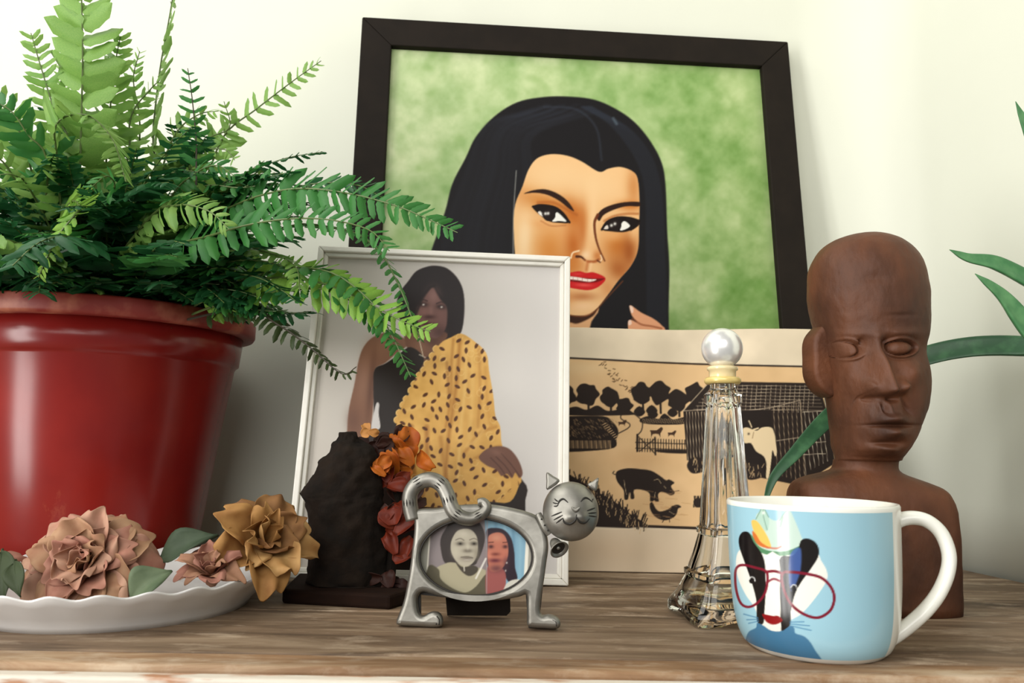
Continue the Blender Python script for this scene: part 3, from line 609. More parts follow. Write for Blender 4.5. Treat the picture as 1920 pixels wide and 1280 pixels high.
def leaflet_mesh(kind):
    nu, nv = 4, 9; V = np.zeros((nv, nu, 3))
    for i in range(nv):
        t = i / (nv - 1)
        w = min(1.0, 0.55 + 4 * t) * (1.0 if t < 0.7 else max(0.06, 1 - ((t - 0.7) / 0.3) ** 2.2)) * (1 - 0.18 * t)
        for j in range(nu):
            s = j / (nu - 1) - 0.5
            y = s * 2 * w + 0.75 * t * t                    # sickle bend towards the frond tip
            if t < 0.25 and s > 0: y += 0.25 * (0.25 - t) / 0.25 * s * 2
            y += 0.07 * math.sin(t * 19) * (1 if s > 0 else -1) * (abs(s) * 2) ** 2
            z = -0.25 * (abs(s) * 2) ** 2 * 0.35 + (0.0 if kind == 0 else -0.75 * t * t if kind == 1 else 0.35 * t * t)
            V[i, j] = (t, y, z)
    V[..., 1] *= 0.155; V[..., 2] *= 0.4
    return V
LV = [leaflet_mesh(k) for k in range(3)]
GREENS = {'pale': ((142, 178, 92), (120, 164, 80)), 'mid': ((70, 132, 62), (56, 120, 58)), 'dark': ((40, 96, 52), (32, 82, 46)), 'lime': ((150, 190, 80), (120, 170, 70)), 'olive': ((64, 78, 40), (52, 66, 36))}
leafm = {k: leaf_mat('fern_' + k, c[0], c[1], 0.38 if k != 'dark' else 0.3, 0.42, scale=60) for k, c in GREENS.items()}
stemm = mat('fern_stem', (86, 104, 52), 0.5); stemd = mat('dark_fern_stem', (52, 44, 30), 0.6)
leafd = {}
for k in GREENS:
    for j in range(3):
        me = grid_mesh('leaflet', LV[j]); me.materials.append(leafm[k]); me.polygons.foreach_set('use_smooth', [True] * len(me.polygons)); leafd[(k, j)] = me
stuff = {k: [] for k in GREENS}
n_leaf = [0]
def frond(pts, green, ll=0.020, sp=0.0092, up=(0, -0.4, 1), single=False, curl=0, tilt=0.35, dark_stem=False, seed=0, tipr=0.35, bare=0.06, wid=1.0):
    rr = random.Random(seed * 77 + 5); ll *= 1.42; sp *= 0.98; wid *= 1.10
    C = spline([tuple(p) for p in pts], 10); seg = np.linalg.norm(np.diff(C, axis=0), axis=1); cum = np.concatenate([[0], np.cumsum(seg)]); Lt = cum[-1]
    fo = obj('frond', tube_mesh('frond', C[::2] if len(C) > 24 else C, list(np.linspace(0.0011, 0.00035, len(C[::2] if len(C) > 24 else C))), 5), stemd if dark_stem else stemm, fern)
    fo.matrix_parent_inverse = Matrix.Translation((-PX, -PY, 0))
    s = bare * Lt; side = 1
    while s < Lt * 0.995:
        t = s / Lt
        p = np.array([np.interp(s, cum, C[:, k]) for k in range(3)]); q = np.array([np.interp(min(s + .004, Lt), cum, C[:, k]) for k in range(3)]); o_ = np.array([np.interp(max(s - .004, 0), cum, C[:, k]) for k in range(3)])
        tg = Vector(q - o_).normalized(); u = Vector(up); S_ = tg.cross(u)
        if S_.length < 1e-3: S_ = tg.cross(Vector((0, 1, 0)))
        S_.normalize(); Nn = S_.cross(tg)
        pl = ll * min(1.0, 0.45 + 2.2 * t) * (1.0 if t < 0.6 else 1 - (1 - tipr) * ((t - 0.6) / 0.4) ** 1.3) * rr.uniform(0.88, 1.1)
        for sd in ((1, -1) if not single else (side,)):
            an = 0.22 + rr.uniform(-.16, .16) + 0.35 * t * t
            d = (S_ * sd * math.cos(an) + tg * math.sin(an) + Nn * (rr.uniform(-.18, .18) + tilt * (-0.4))).normalized()
            w = (tg - d * tg.dot(d)).normalized(); w = (Matrix.Rotation(rr.uniform(-.75, .75), 3, d) @ w); nrm = d.cross(w)
            if nrm.dot(Nn) < 0: nrm = -nrm
            M = Matrix(((d.x * pl, w.x * pl * wid, nrm.x * pl, p[0]), (d.y * pl, w.y * pl * wid, nrm.y * pl, p[1]), (d.z * pl, w.z * pl * wid, nrm.z * pl, p[2]), (0, 0, 0, 1)))
            j = curl if rr.random() < 0.75 else rr.randrange(3)
            if single is False and seed < 100 and n_leaf[0] < 300 and seed > 0:
                lo = bpy.data.objects.new('leaflet', leafd[(green, j)]); COL.objects.link(lo); lo.parent = fo
                lo.matrix_local = M; n_leaf[0] += 1
            else: stuff[green].append((j, M))
        side = -side; s += sp * (1.0 if t < 0.7 else 1 - 0.5 * (t - 0.7) / 0.3)
    return fo
def fr(px3, *a, **k): return frond([at(*p) for p in px3], *a, **k)
CR = Vector((PX, PY, 0.205))
base = lambda dx, dy: (CR.x + dx, CR.y + dy, 0.205)
# the fronds that stand out one by one
sd = [0]
def S1(base_xy, px3, green, **k):
    sd[0] += 1
    return frond([base(*base_xy)] + [at(*p) for p in px3], green, seed=sd[0], **k)
S1((.05, -.03), [(360, 440, .64), (440, 385, .60), (540, 355, .575), (640, 360, .56), (740, 385, .55), (812, 415, .545), (858, 436, .54)], 'mid', ll=0.0178, sp=0.0092, up=(0.1, -1.0, 0.25), bare=0.28)
S1((.06, -.05), [(420, 545, .63), (520, 520, .60), (600, 530, .58), (680, 562, .57), (750, 600, .565), (808, 622, .56)], 'lime', ll=0.019, sp=0.0092, up=(0.1, -1.0, 0.35), bare=0.22)
S1((.03, -.02), [(375, 360, .66), (420, 255, .65), (480, 205, .645), (545, 155, .64), (602, 114, .635)], 'pale', ll=0.0155, sp=0.0118, up=(0.3, -0.9, 0.3), bare=0.32)
S1((.01, -.02), [(285, 360, .66), (287, 250, .65), (300, 130, .645), (318, 30, .64), (336, -80, .64), (350, -180, .64)], 'pale', ll=0.0165, sp=0.011, up=(-.9, -0.5, 0.1), bare=0.3)
S1((-.01, -.03), [(150, 380, .62), (152, 240, .60), (155, 110, .59), (153, 0, .585), (150, -120, .58), (146, -240, .575)], 'pale', ll=0.0225, sp=0.0125, up=(0.1, -1, 0.1), bare=0.30, wid=1.45)
S1((0, -.03), [(195, 360, .64), (205, 220, .62), (216, 120, .61), (226, 68, .605)], 'pale', ll=0.020, sp=0.0095, up=(0.2, -1, 0.2), bare=0.25, curl=1)
S1((-.02, -.04), [(150, 330, .62), (105, 215, .60), (75, 120, .59), (58, 62, .585)], 'pale', ll=0.018, sp=0.0098, up=(0.2, -1, 0.2), bare=0.25)
S1((.02, -.03), [(350, 400, .64), (368, 300, .63), (362, 200, .625), (352, 128, .62)], 'mid', ll=0.014, sp=0.0125, up=(.3, -0.8, 0.2), dark_stem=True, bare=0.35)
# the hanging fan of narrow leaflets
S1((-.01, -.05), [(110, 330, .60), (105, 235, .575), (160, 215, .565), (210, 260, .56), (236, 340, .555)], 'pale', ll=0.022, sp=0.0082, up=(0.75, -0.2, 0.6), bare=0.38, wid=0.55)
S1((.05, -.05), [(470, 520, .62), (600, 505, .585), (690, 560, .57), (735, 630, .565), (770, 706, .56)], 'mid', ll=0.0165, sp=0.0095, up=(0.5, -0.5, 0.6), bare=0.3)
S1((.06, -.06), [(450, 580, .62), (520, 608, .60), (580, 650, .59), (640, 700, .585), (668, 688, .58)], 'olive', ll=0.010, sp=0.0075, up=(0.3, -0.6, 0.6), dark_stem=True, curl=1, bare=0.3)
S1((.05, -.04), [(500, 440, .62), (640, 430, .59), (708, 468, .58), (745, 530, .575), (770, 590, .57), (790, 640, .565)], 'mid', ll=0.0105, sp=0.0085, up=(0.7, -0.5, 0.4), bare=0.5)
S1((.03, -.06), [(300, 480, .60), (400, 440, .57), (500, 415, .555), (600, 410, .545), (690, 430, .54), (730, 470, .535)], 'mid', ll=0.0165, sp=0.0098, up=(0.0, -1, 0.35), bare=0.35)
S1((-.04, -.05), [(120, 400, .60), (150, 390, .56), (110, 440, .545), (85, 490, .54), (72, 520, .54)], 'lime', ll=0.0135, sp=0.0072, up=(-.3, -0.9, 0.4), bare=0.45)
S1((-.05, -.03), [(60, 330, .62), (20, 220, .60), (-30, 170, .59), (-90, 160, .585)], 'pale', ll=0.020, sp=0.0095, up=(0.2, -0.9, 0.4), bare=0.2)
S1((-.05, -.05), [(90, 330, .60), (50, 250, .58), (10, 200, .57), (-60, 185, .565)], 'mid', ll=0.020, sp=0.0095, up=(0.2, -0.8, 0.5), bare=0.2)
S1((.04, -.04), [(330, 400, .63), (380, 350, .61), (450, 352, .60), (520, 345, .595), (600, 352, .59)], 'mid', ll=0.012, sp=0.0085, up=(0, -0.5, 0.9), bare=0.4)
S1((.03, -.02), [(330, 380, .66), (380, 270, .65), (430, 240, .645), (420, 190, .64)], 'pale', ll=0.013, sp=0.0115, up=(.3, -0.8, 0.2), bare=0.3)
S1((.05, -.03), [(380, 480, .64), (470, 400, .62), (560, 350, .61), (660, 345, .605), (720, 372, .60)], 'dark', ll=0.018, sp=0.010, up=(0, -0.7, 0.7), bare=0.3)
S1((.06, -.05), [(440, 560, .62), (540, 545, .59), (620, 545, .58), (690, 590, .575), (740, 650, .57)], 'mid', ll=0.014, sp=0.009, up=(0.3, -0.6, 0.6), bare=0.3)
for q in ([(300, 330, .65), (330, 250, .64), (372, 215, .635), (410, 208, .63)], [(340, 360, .65), (372, 290, .64), (420, 280, .635), (440, 300, .63)], [(250, 330, .66), (262, 230, .65), (250, 150, .645), (262, 96, .64)],
          [(230, 330, .64), (245, 220, .63), (280, 170, .625), (300, 150, .62)], [(310, 390, .63), (360, 330, .61), (405, 310, .60), (440, 330, .595)], [(180, 330, .63), (160, 250, .62), (120, 180, .615), (112, 120, .61)],
          [(40, 360, .62), (-10, 290, .60), (-60, 270, .59)], [(70, 380, .60), (30, 330, .57), (-20, 330, .56)], [(200, 400, .60), (215, 350, .57), (200, 330, .555), (172, 350, .545)], [(270, 420, .60), (330, 385, .57), (390, 395, .555), (430, 430, .545)]):
    S1((rnd.uniform(-.03, .03), rnd.uniform(-.05, -.01)), q, rnd.choice(['pale', 'pale', 'mid']), ll=rnd.uniform(.012, .016), sp=0.0105, up=(rnd.uniform(-.4, .4), -0.8, 0.3), bare=0.3, curl=rnd.choice((0, 1)))
# the dense crown
rr = random.Random(21)
for k in range(230):
    az = rr.uniform(-2.9, 0.35) if rr.random() < 0.93 else rr.uniform(-3.14, 3.14)
    Lf = rr.uniform(0.12, 0.24); e0 = math.radians(rr.uniform(28, 84)); dr = rr.uniform(4.5, 9.0)
    if k % 3 == 0: Lf *= 0.75; e0 *= 0.7
    x, y, z = CR.x + rr.uniform(-.07, .07), CR.y + rr.uniform(-.07, .05), 0.203
    P_ = [(x, y, z)]; e = e0; n = 7
    for i in range(n):
        st_ = Lf / n; x += math.cos(az) * math.cos(e) * st_; y += math.sin(az) * math.cos(e) * st_; z += math.sin(e) * st_; e -= dr * st_; az += rr.uniform(-.08, .08)
        hor = math.hypot(x - CR.x, y - CR.y)
        if hor > 0.10: z = max(z, 0.232 if hor < 0.16 else 0.215)
        y = min(y, 0.80 - 0.02 * rr.random() if x < -0.26 else 0.62); x = min(x, -0.16); P_.append((x, y, z))
    g = rr.choices(['dark', 'mid', 'pale'], [0.60, 0.34, 0.06])[0]
    frond(P_, g, ll=rr.uniform(0.014, 0.020), sp=0.0092, up=(math.cos(az) * .3, math.sin(az) * .3 - .3, 1), seed=100 + k, bare=0.12, curl=rr.choice((0, 0, 1)))
vs = []; off = 0
allf = []; mats = []; q0 = None
for gi, g in enumerate(GREENS):
    for j, M in stuff[g]:
        V = LV[j].reshape(-1, 3); Mn = np.array(M); vs.append(V @ Mn[:3, :3].T + Mn[:3, 3])
        nv, nu = LV[j].shape[:2]; idx = np.arange(nv * nu).reshape(nv, nu) + off
        allf.append(np.stack([idx[:-1, :-1], idx[:-1, 1:], idx[1:, 1:], idx[1:, :-1]], -1).reshape(-1, 4)); mats += [gi] * ((nv - 1) * (nu - 1)); off += nv * nu
co = np.concatenate(vs); q = np.concatenate(allf)
me = bpy.data.meshes.new('foliage'); me.vertices.add(len(co)); me.vertices.foreach_set('co', co.astype(np.float32).ravel())
me.loops.add(q.size); me.loops.foreach_set('vertex_index', q.astype(np.int32).ravel()); me.polygons.add(len(q)); me.polygons.foreach_set('loop_start', (np.arange(len(q)) * 4).astype(np.int32))
for g in GREENS: me.materials.append(leafm[g])
me.polygons.foreach_set('material_index', np.array(mats, np.int32)); me.polygons.foreach_set('use_smooth', np.ones(len(q), bool)); me.update(calc_edges=True)
fo = obj('foliage', me, None, fern); fo.matrix_parent_inverse = Matrix.Translation((-PX, -PY, 0)); tag(fo, 'dense mass of small fern leaflets', kind='stuff')

# ================================================================== plate of dried roses
LX, LY = -0.266, 0.549
def scal(r, z, a):
    k = np.clip((r - 0.088) / 0.018, 0, 1)
    return r * (1 + 0.012 * k * np.cos(26 * a)), z + 0.0014 * k * np.cos(26 * a)
pr = [(0.0005, 0.004), (0.06, 0.004), (0.076, 0.0055), (0.088, 0.012), (0.098, 0.0195), (0.1055, 0.0240), (0.1068, 0.0242), (0.1066, 0.0228), (0.101, 0.0180), (0.092, 0.0095), (0.0862, 0.0035), (0.0845, 0.0), (0.080, 0.0), (0.078, 0.002), (0.0005, 0.002)]
plate = obj('plate', lathe('plate', pr, 260, fn=scal), mat('white_glazed_china', (216, 214, 212), 0.16, spec=0.5), smooth=True)
plate.location = (LX, LY, 0); tag(plate, 'white china plate with a scalloped rim holding dried roses', 'plate')

def petal(name, m, parent, M, Ln, Wd, cup, curl, seed, ruff=0.12, n=(9, 9)):
    rr = random.Random(seed); ph = [rr.uniform(0, 6.28) for _ in range(6)]; V = np.zeros((n[0], n[1], 3))
    for i in range(n[0]):
        t = i / (n[0] - 1)
        w = Wd * (0.22 + 0.78 * math.sin(min(1, t * 1.15 + 0.02) * math.pi / 2) ** 0.9) * (1 - 0.35 * max(0, t - 0.75) / 0.25)
        for j in range(n[1]):
            s = 2 * j / (n[1] - 1) - 1
            e = ruff * Ln * (t ** 1.6) * (math.sin(5 * s + ph[0]) * .5 + math.sin(9 * s + 4 * t + ph[1]) * .4 * abs(s) + math.sin(13 * t + ph[2] + 3 * s) * .25)
            th = cup * s * (1 - 0.25 * t)
            x = w * math.sin(th) / max(cup, .05) if cup > .05 else w * s
            z = w * (1 - math.cos(th)) / max(cup, .05) if cup > .05 else 0
            y = t * Ln * (1 - 0.12 * abs(s) ** 2 * t + 0.05 * math.sin(6 * s + ph[3]) * t)
            # curl the outer edge backwards
            k = max(0, t - 0.55) / 0.45; z -= curl * Ln * k * k; y -= abs(curl) * Ln * 0.25 * k * k
            V[i, j] = (x, y, z + e)
    o = obj(name, grid_mesh(name, V), m, parent, mw=M, smooth=True)
    sd_ = o.modifiers.new('t', 'SOLIDIFY'); sd_.thickness = 0.0005; sd_.offset = 0
    ss = o.modifiers.new('s', 'SUBSURF'); ss.levels = 1; ss.render_levels = 1
    return o
_pz = ([0, .06, .076, .088, .098, .1055, .1070, .109, 1], [.004, .004, .0055, .012, .0195, .0240, .0246, .0005, .0005])
def settle(t):
    bpy.context.view_layer.update()
    for o in t.children:
        mw = o.matrix_world; mi = mw.inverted()
        for v in o.data.vertices:
            p = mw @ v.co; r_ = math.hypot(p.x - LX, p.y - LY)
            zs = max(float(np.interp(r_ + e, *_pz)) for e in (-.003, 0, .003)) + 0.0012
            if p.z < zs: p.z = zs + 0.15 * min(zs - p.z, 0.004); v.co = mi @ p
    return t
def rose(name, label, loc, axis, R, n, mats, seed, squash=1.0, open_=1.0, group=None, ruff=0.13, calyx=True):
    rr = random.Random(seed); t = thing(name, label, 'dried flower', loc, group)
    q = Vector(axis).normalized().to_track_quat('Z', 'Y').to_matrix().to_4x4()
    q = q @ Matrix.Diagonal((1, 1, squash, 1))
    for i in range(n):
        f = i / (n - 1); az = i * 2.39996 + rr.uniform(-.25, .25)
        op = math.radians(8 + open_ * 88 * f ** 0.8 + rr.uniform(-9, 9))           # tilt away from the axis
        Ln = R * (0.62 + 0.42 * f) * rr.uniform(0.88, 1.12); Wd = R * (0.30 + 0.30 * f) * rr.uniform(0.85, 1.2)
        # local: +Y = petal length, +Z = inner side
        up = Vector((math.cos(az) * math.sin(op), math.sin(az) * math.sin(op), math.cos(op)))
        inn = Vector((-math.cos(az) * math.cos(op), -math.sin(az) * math.cos(op), math.sin(op)))
        sx = up.cross(inn)
        off = Vector((math.cos(az), math.sin(az), 0)) * R * 0.10 * f + Vector((0, 0, -R * 0.35))
        M = q @ Matrix(((sx.x, up.x, inn.x, off.x), (sx.y, up.y, inn.y, off.y), (sx.z, up.z, inn.z, off.z), (0, 0, 0, 1)))
        petal('petal', mats[i % len(mats)], t, M, Ln, Wd, 1.25 - 0.55 * f, (0.05 + 0.36 * f) * rr.uniform(0.4, 1.4), seed * 100 + i, ruff)
    if calyx:
        bm = ico(R * 0.22, 2, (1, 1, 1.2), (0, 0, -R * 0.42)); c = obj('calyx', bm, mats[-1], t, mw=q, smooth=True)
    return settle(t)
def dry(name, a, b_): return leaf_mat(name, a, b_, 0.2, 0.7, scale=55)
pinks = [dry('dried_pink_petal', (196, 148, 126), (172, 116, 98)), dry('dried_blush_petal', (204, 164, 138), (182, 132, 110)), dry('dried_tan_petal', (190, 152, 118), (168, 120, 92))]
ochre = [dry('dried_ochre_petal', (188, 142, 84), (152, 106, 58)), dry('dried_straw_petal', (200, 160, 104), (168, 122, 70)), dry('dried_brown_petal', (160, 116, 70), (124, 84, 50))]
mauve = [dry('dried_mauve_petal', (172, 122, 104), (146, 96, 80)), dry('dried_dusty_petal', (178, 134, 106), (140, 96, 74))]
pc = at(148, 1052, 0.495)
rose('dried_rose', 'large dusty pink dried rose at the front of the plate', pc, (0.05, -0.80, 0.42), 0.043, 44, pinks, 5, 0.82, 1.05, 'dried roses on the plate', 0.19)
rose('dried_rose', 'small mauve dried rosebud between green leaf and ochre rose', at(392, 1056, 0.506), (0.0, -0.5, 0.8), 0.0215, 15, mauve, 8, 1.25, 0.6, 'dried roses on the plate', 0.22)
rose('dried_rose', 'ochre yellow dried rose hanging over the plate edge', at(500, 1004, 0.528), (0.50, -0.62, 0.50), 0.0370, 17, ochre, 12, 1.15, 0.72, 'dried roses on the plate', 0.24)
rose('dried_rose', 'brown dried rosebud cut off by the left picture edge', at(-22, 1062, 0.50), (-.2, -0.5, 0.5), 0.016, 12, [ochre[2], mauve[0]], 14, 1.0, 0.9, 'dried roses on the plate')
lg = [leaf_mat('dried_green_leaf', (80, 94, 72), (60, 74, 55), 0.2, 0.6, scale=50), leaf_mat('dried_pale_leaf', (114, 128, 98), (86, 102, 76), 0.2, 0.6, scale=50), leaf_mat('dried_dark_leaf', (60, 72, 44), (48, 58, 36), 0.15, 0.6)]
def dleaf(label, p0, p1, wid, m, seed, face, fold=0.35):
    p0, p1 = Vector(p0), Vector(p1); d = p1 - p0; Ln = d.length; d.normalize(); rr = random.Random(seed)
    nrm = (Vector(face) - d * d.dot(Vector(face))).normalized(); sx = d.cross(nrm)
    t = thing('dried_leaf', label, 'leaf', p0, 'dried leaves on the plate')
    V = np.zeros((13, 9, 3))
    for i in range(13):
        u = i / 12; w = wid * math.sin(math.pi * min(1, (u * 0.97 + 0.02)) ** 0.8) ** 1.15
        for j in range(9):
            s = j / 4 - 1; V[i, j] = (w * s, u * Ln, fold * w * abs(s) - 0.10 * Ln * (2 * u - 1) ** 2 + 0.05 * Ln * math.sin(7 * u + 3 * s + seed) * abs(s))
    M = Matrix(((sx.x, d.x, nrm.x, 0), (sx.y, d.y, nrm.y, 0), (sx.z, d.z, nrm.z, 0), (0, 0, 0, 1)))
    o = obj('blade', grid_mesh('blade', V), m, t, mw=M, smooth=True); k = o.modifiers.new('t', 'SOLIDIFY'); k.thickness = 0.0005; k.offset = 0
    obj('midrib', tube_mesh('midrib', [(0, Ln * u, -0.10 * Ln * (2 * u - 1) ** 2 - 0.0002) for u in np.linspace(-.08, 1, 10)], list(np.linspace(.0008, .0003, 10)), 6), m, t, mw=M)
    return settle(t)
dleaf('grey-green dried leaf lying slanted between the pink and mauve roses', at(292, 1044, .52), at(404, 996, .525), 0.0105, lg[0], 1, (-.1, -.8, .6))
dleaf('pale green curled dried leaf at the plate front beside the large rose', at(242, 1120, .475), at(320, 1066, .485), 0.0110, lg[1], 2, (-.3, -.9, .3), 0.6)
dleaf('dark green dried leaf hanging at the left of the pink rose', at(24, 1050, .478), at(34, 1116, .466), 0.006, lg[2], 3, (.1, -1, .2), 0.3)
dleaf('dark green dried leaf at the left picture edge of the plate', at(-2, 1030, .485), at(4, 1128, .468), 0.009, lg[2], 4, (.2, -1, .2), 0.3)

# ================================================================== dark rough ornament with orange petals
orn = thing('bark_ornament', 'dark brown rough bark ornament with orange and red petals on a flat base', 'ornament', at(650, 1120, 0.585) * 1.0)
ol = orn.location.copy(); ol.z = 0; orn.location = ol
def rel(p): return tuple(Vector(p) - ol)
barkm = mat('dark_bark', (20, 15, 11), 0.95, c2=(31, 22, 15), scale=60, bump=0.9, bscale=120, spec=0.2)
bs = [tuple(Vector((x, y, 0)) - Vector((ol.x, ol.y, 0)))[:2] for x, y in ((-0.158, 0.560), (-0.080, 0.545), (-0.070, 0.565), (-0.085, 0.622), (-0.165, 0.628))]
bevel(obj('base', prism('base', bs, 0.0, 0.010), mat('dark_stained_wood', (34, 20, 13), 0.85, c2=(26, 15, 10), spec=0.1, scale=30, stretch=(1, 8, 8)), orn), 0.002)
rows = [(812, 640, 662), (822, 632, 680), (836, 619, 700), (858, 608, 712), (880, 592, 716), (902, 582, 716), (922, 566, 716), (932, 569, 716), (946, 575, 718), (985, 578, 722), (1030, 578, 726), (1075, 578, 728), (1120, 576, 732)]
R2 = spline(rows, 6); n = 72; V = np.zeros((len(R2) + 1, n, 3))
for i, (y, l, r) in enumerate(R2):
    p0, p1 = Vector(rel(at(l, y, .588))), Vector(rel(at(r, y, .588))); c = (p0 + p1) / 2; hw = (p1 - p0).length / 2
    for k in range(n):
        a = 2 * math.pi * k / n; d = Vector((math.cos(a) * hw, math.sin(a) * min(hw * .8, .022), 0)); q = c + d
        nz = mnoise.fractal(q * 120 + Vector((3, 7, 1)), 1.0, 2.0, 4) * 0.0022 + mnoise.noise(q * 60) * 0.0025
        q = q + d.normalized() * nz + Vector((0, 0, nz * .5)); q.z = max(q.z, 0.0105); V[i + 1, k] = q
V[0] = V[1].mean(0)
V[-1, :, 2] = 0.0102
obj('bark_body', grid_mesh('bark_body', V[::-1], closed_u=True), barkm, orn, smooth=True)
fire = [leaf_mat('orange_petal', (206, 120, 36), (176, 80, 22), 0.4, 0.5, scale=70), leaf_mat('red_petal', (124, 44, 20), (88, 28, 16), 0.3, 0.5, scale=70), leaf_mat('rust_petal', (58, 28, 19), (44, 22, 15), 0.2, 0.6, scale=70), leaf_mat('tan_petal', (200, 142, 78), (172, 112, 54), 0.2, 0.6, scale=70)]
pr_ = random.Random(4)
for cx, cy, Yd, R, m, k in ((772, 846, .60, .016, 0, 7), (760, 872, .594, .016, 0, 6), (716, 880, .578, .0095, 0, 5), (738, 905, .585, .013, 1, 6), (700, 845, .592, .012, 2, 5), (730, 826, .60, .012, 2, 5), (684, 808, .585, .007, 3, 3), (742, 985, .572, .016, 1, 6), (752, 1040, .570, .013, 1, 5), (725, 960, .574, .010, 2, 4), (722, 1085, .572, .012, 2, 5), (760, 940, .59, .015, 2, 5)):
    c = Vector(rel(at(cx, cy, Yd)))
    for i in range(k):
        up = Vector((pr_.uniform(-.8, .8), pr_.uniform(-.25, .25), pr_.uniform(-.3, 1))).normalized(); inn = Vector((pr_.uniform(-.5, .5), -1, pr_.uniform(-.3, .6))); inn = (inn - up * inn.dot(up)).normalized(); sx = up.cross(inn)
        off = c + Vector((pr_.uniform(-.4, .4), pr_.uniform(-.2, .2), pr_.uniform(-.5, .1))) * R
        petal('petal', fire[m], orn, Matrix(((sx.x, up.x, inn.x, off.x), (sx.y, up.y, inn.y, off.y), (sx.z, up.z, inn.z, off.z), (0, 0, 0, 1))), R * pr_.uniform(1.0, 1.5), R * pr_.uniform(.5, .85), 0.9, 0.25, cx + i, 0.24, (7, 7))
# twig that carries the petals
obj('twig', tube_mesh('twig', [tuple(p) for p in spline([rel(at(728, 1118, .585)), rel(at(735, 1040, .588)), rel(at(742, 960, .59)), rel(at(750, 880, .598)), rel(at(765, 840, .602))], 6)], [0.004] * 24 + [0.0025], 8), barkm, orn, smooth=True)
# ================================================================== carved wooden bust
BX, BY = 0.262, 0.578
bust = thing('carved_bust', 'brown carved wooden bust of a bald head with closed lips', 'sculpture', (BX, BY, 0))
rows = [(443.5, 1612, 1628, .004, 2), (446, 1590, 1646, .013, 2), (452, 1566, 1668, .021, 2), (465, 1543, 1690, .029, 2), (485, 1527, 1707, .035, 2.1), (510, 1519, 1716, .039, 2.2), (540, 1517, 1721, .041, 2.2), (570, 1520, 1723, .042, 2.2), (600, 1527, 1723, .042, 2.2), (625, 1534, 1722, .041, 2.2), (650, 1539, 1718, .040, 2.2), (672, 1542, 1716, .040, 2.2), (700, 1546, 1722, .040, 2.2), (730, 1550, 1723, .040, 2.2), (760, 1556, 1718, .040, 2.2), (790, 1561, 1707, .039, 2.2), (815, 1565, 1696, .038, 2.2), (838, 1566, 1684, .036, 2.2), (850, 1567, 1679, .030, 2.2), (858, 1567, 1677, .025, 2.2), (868, 1567, 1676, .023, 2.2), (878, 1564, 1677, .023, 2.2), (885, 1552, 1684, .024, 2.3), (893, 1520, 1704, .026, 2.6), (902, 1498, 1728, .028, 3.0), (914, 1490, 1752, .030, 3.4), (932, 1487, 1764, .032, 3.8), (970, 1486, 1774, .033, 4), (1050, 1486, 1779, .034, 4), (1120, 1488, 1781, .034, 4), (1172, 1489, 1782, .034, 4)]
RW_ = spline(rows, 8); extra = []
nth = 260; phi = math.radians(15); fdir = np.array([math.sin(phi), -math.cos(phi), 0.0])
# finer rows over the face
ys = np.concatenate([np.linspace(443.5, 470, 16), np.arange(473, 600, 5), np.arange(601, 880, 1.7), np.arange(881, 940, 4), np.linspace(945, 1172, 14)])
W4 = [np.interp(ys, RW_[:, 0], RW_[:, k]) for k in (1, 2, 3, 4)]
ang = np.arange(nth) * 2 * np.pi / nth; V = np.zeros((len(ys) + 2, nth, 3))
zbot = at(1620, 1172, BY).z
for i, y in enumerate(ys):
    l, r, d, e = W4[0][i], W4[1][i], W4[2][i], W4[3][i]
    p0, p1 = at(l, y, BY), at(r, y, BY); c = (p0 + p1) / 2; hw = (p1.x - p0.x) / 2
    cx = np.sign(np.cos(ang)) * np.abs(np.cos(ang)) ** (2 / e); sy = np.sign(np.sin(ang)) * np.abs(np.sin(ang)) ** (2 / e)
    V[i + 1, :, 0] = c.x + cx * hw; V[i + 1, :, 1] = BY + sy * d; V[i + 1, :, 2] = c.z
    if y < 862: V[i + 1, :, 1] -= 0.004
z0 = V[1:-1, 0, 2]; k = (z0 > 0.09)
V[1:-1, :, 2] = np.where(V[1:-1, :, 2] < 0.09, (V[1:-1, :, 2] - zbot) * 0.09 / (0.09 - zbot), V[1:-1, :, 2])
V[0] = V[1].mean(0); V[0, :, 2] += 0.0004; V[-1] = V[-2].mean(0); V[-1, :, 2] = V[-2, 0, 2]
Pq = proj(V.reshape(-1, 3)).reshape(V.shape[:2] + (2,)); X, Yp = Pq[..., 0], Pq[..., 1]
G = lambda x, y, sx, sy, rot=0: np.exp(-(((X - x) * math.cos(rot) + (Yp - y) * math.sin(rot)) / sx) ** 2 - ((-(X - x) * math.sin(rot) + (Yp - y) * math.cos(rot)) / sy) ** 2)
sg = lambda v: 1 / (1 + np.exp(-v))
D = np.zeros(X.shape)
D += 0.0034 * (G(1590, 628, 46, 9) + G(1690, 626, 34, 9))                                    # brow
D -= 0.0085 * (G(1590, 653, 42, 21) + G(1690, 650, 31, 20)) + 0.005 * G(1622, 648, 9, 16) + 0.004 * G(1667, 648, 8, 16)
for ex, ey, erx, ery in ((1585, 655, 33, 16), (1692, 651, 24, 14)):                           # carved almond eyes
    q_ = np.sqrt(((X - ex) / erx) ** 2 + ((Yp - ey) / ery) ** 2)
    D += 0.0095 * np.clip(1 - q_ ** 2, 0, 1) ** 0.7 + 0.0042 * np.exp(-((q_ - 1.22) / 0.17) ** 2) - 0.0024 * np.exp(-((q_ - 0.98) / 0.09) ** 2)
t = np.clip((Yp - 636) / 96, 0, 1); xc = 1641 + 8 * t
D += (0.0045 + 0.0120 * t ** 1.1) * np.exp(-((X - xc) / (12 + 10 * t)) ** 2) * sg((Yp - 626) / 6) * sg((740 - Yp) / 1.8)
D += 0.0105 * (G(1616, 726, 14, 13) + G(1684, 726, 13, 13)) * sg((741 - Yp) / 2) - 0.005 * (G(1627, 748, 12, 5) + G(1672, 748, 12, 5))
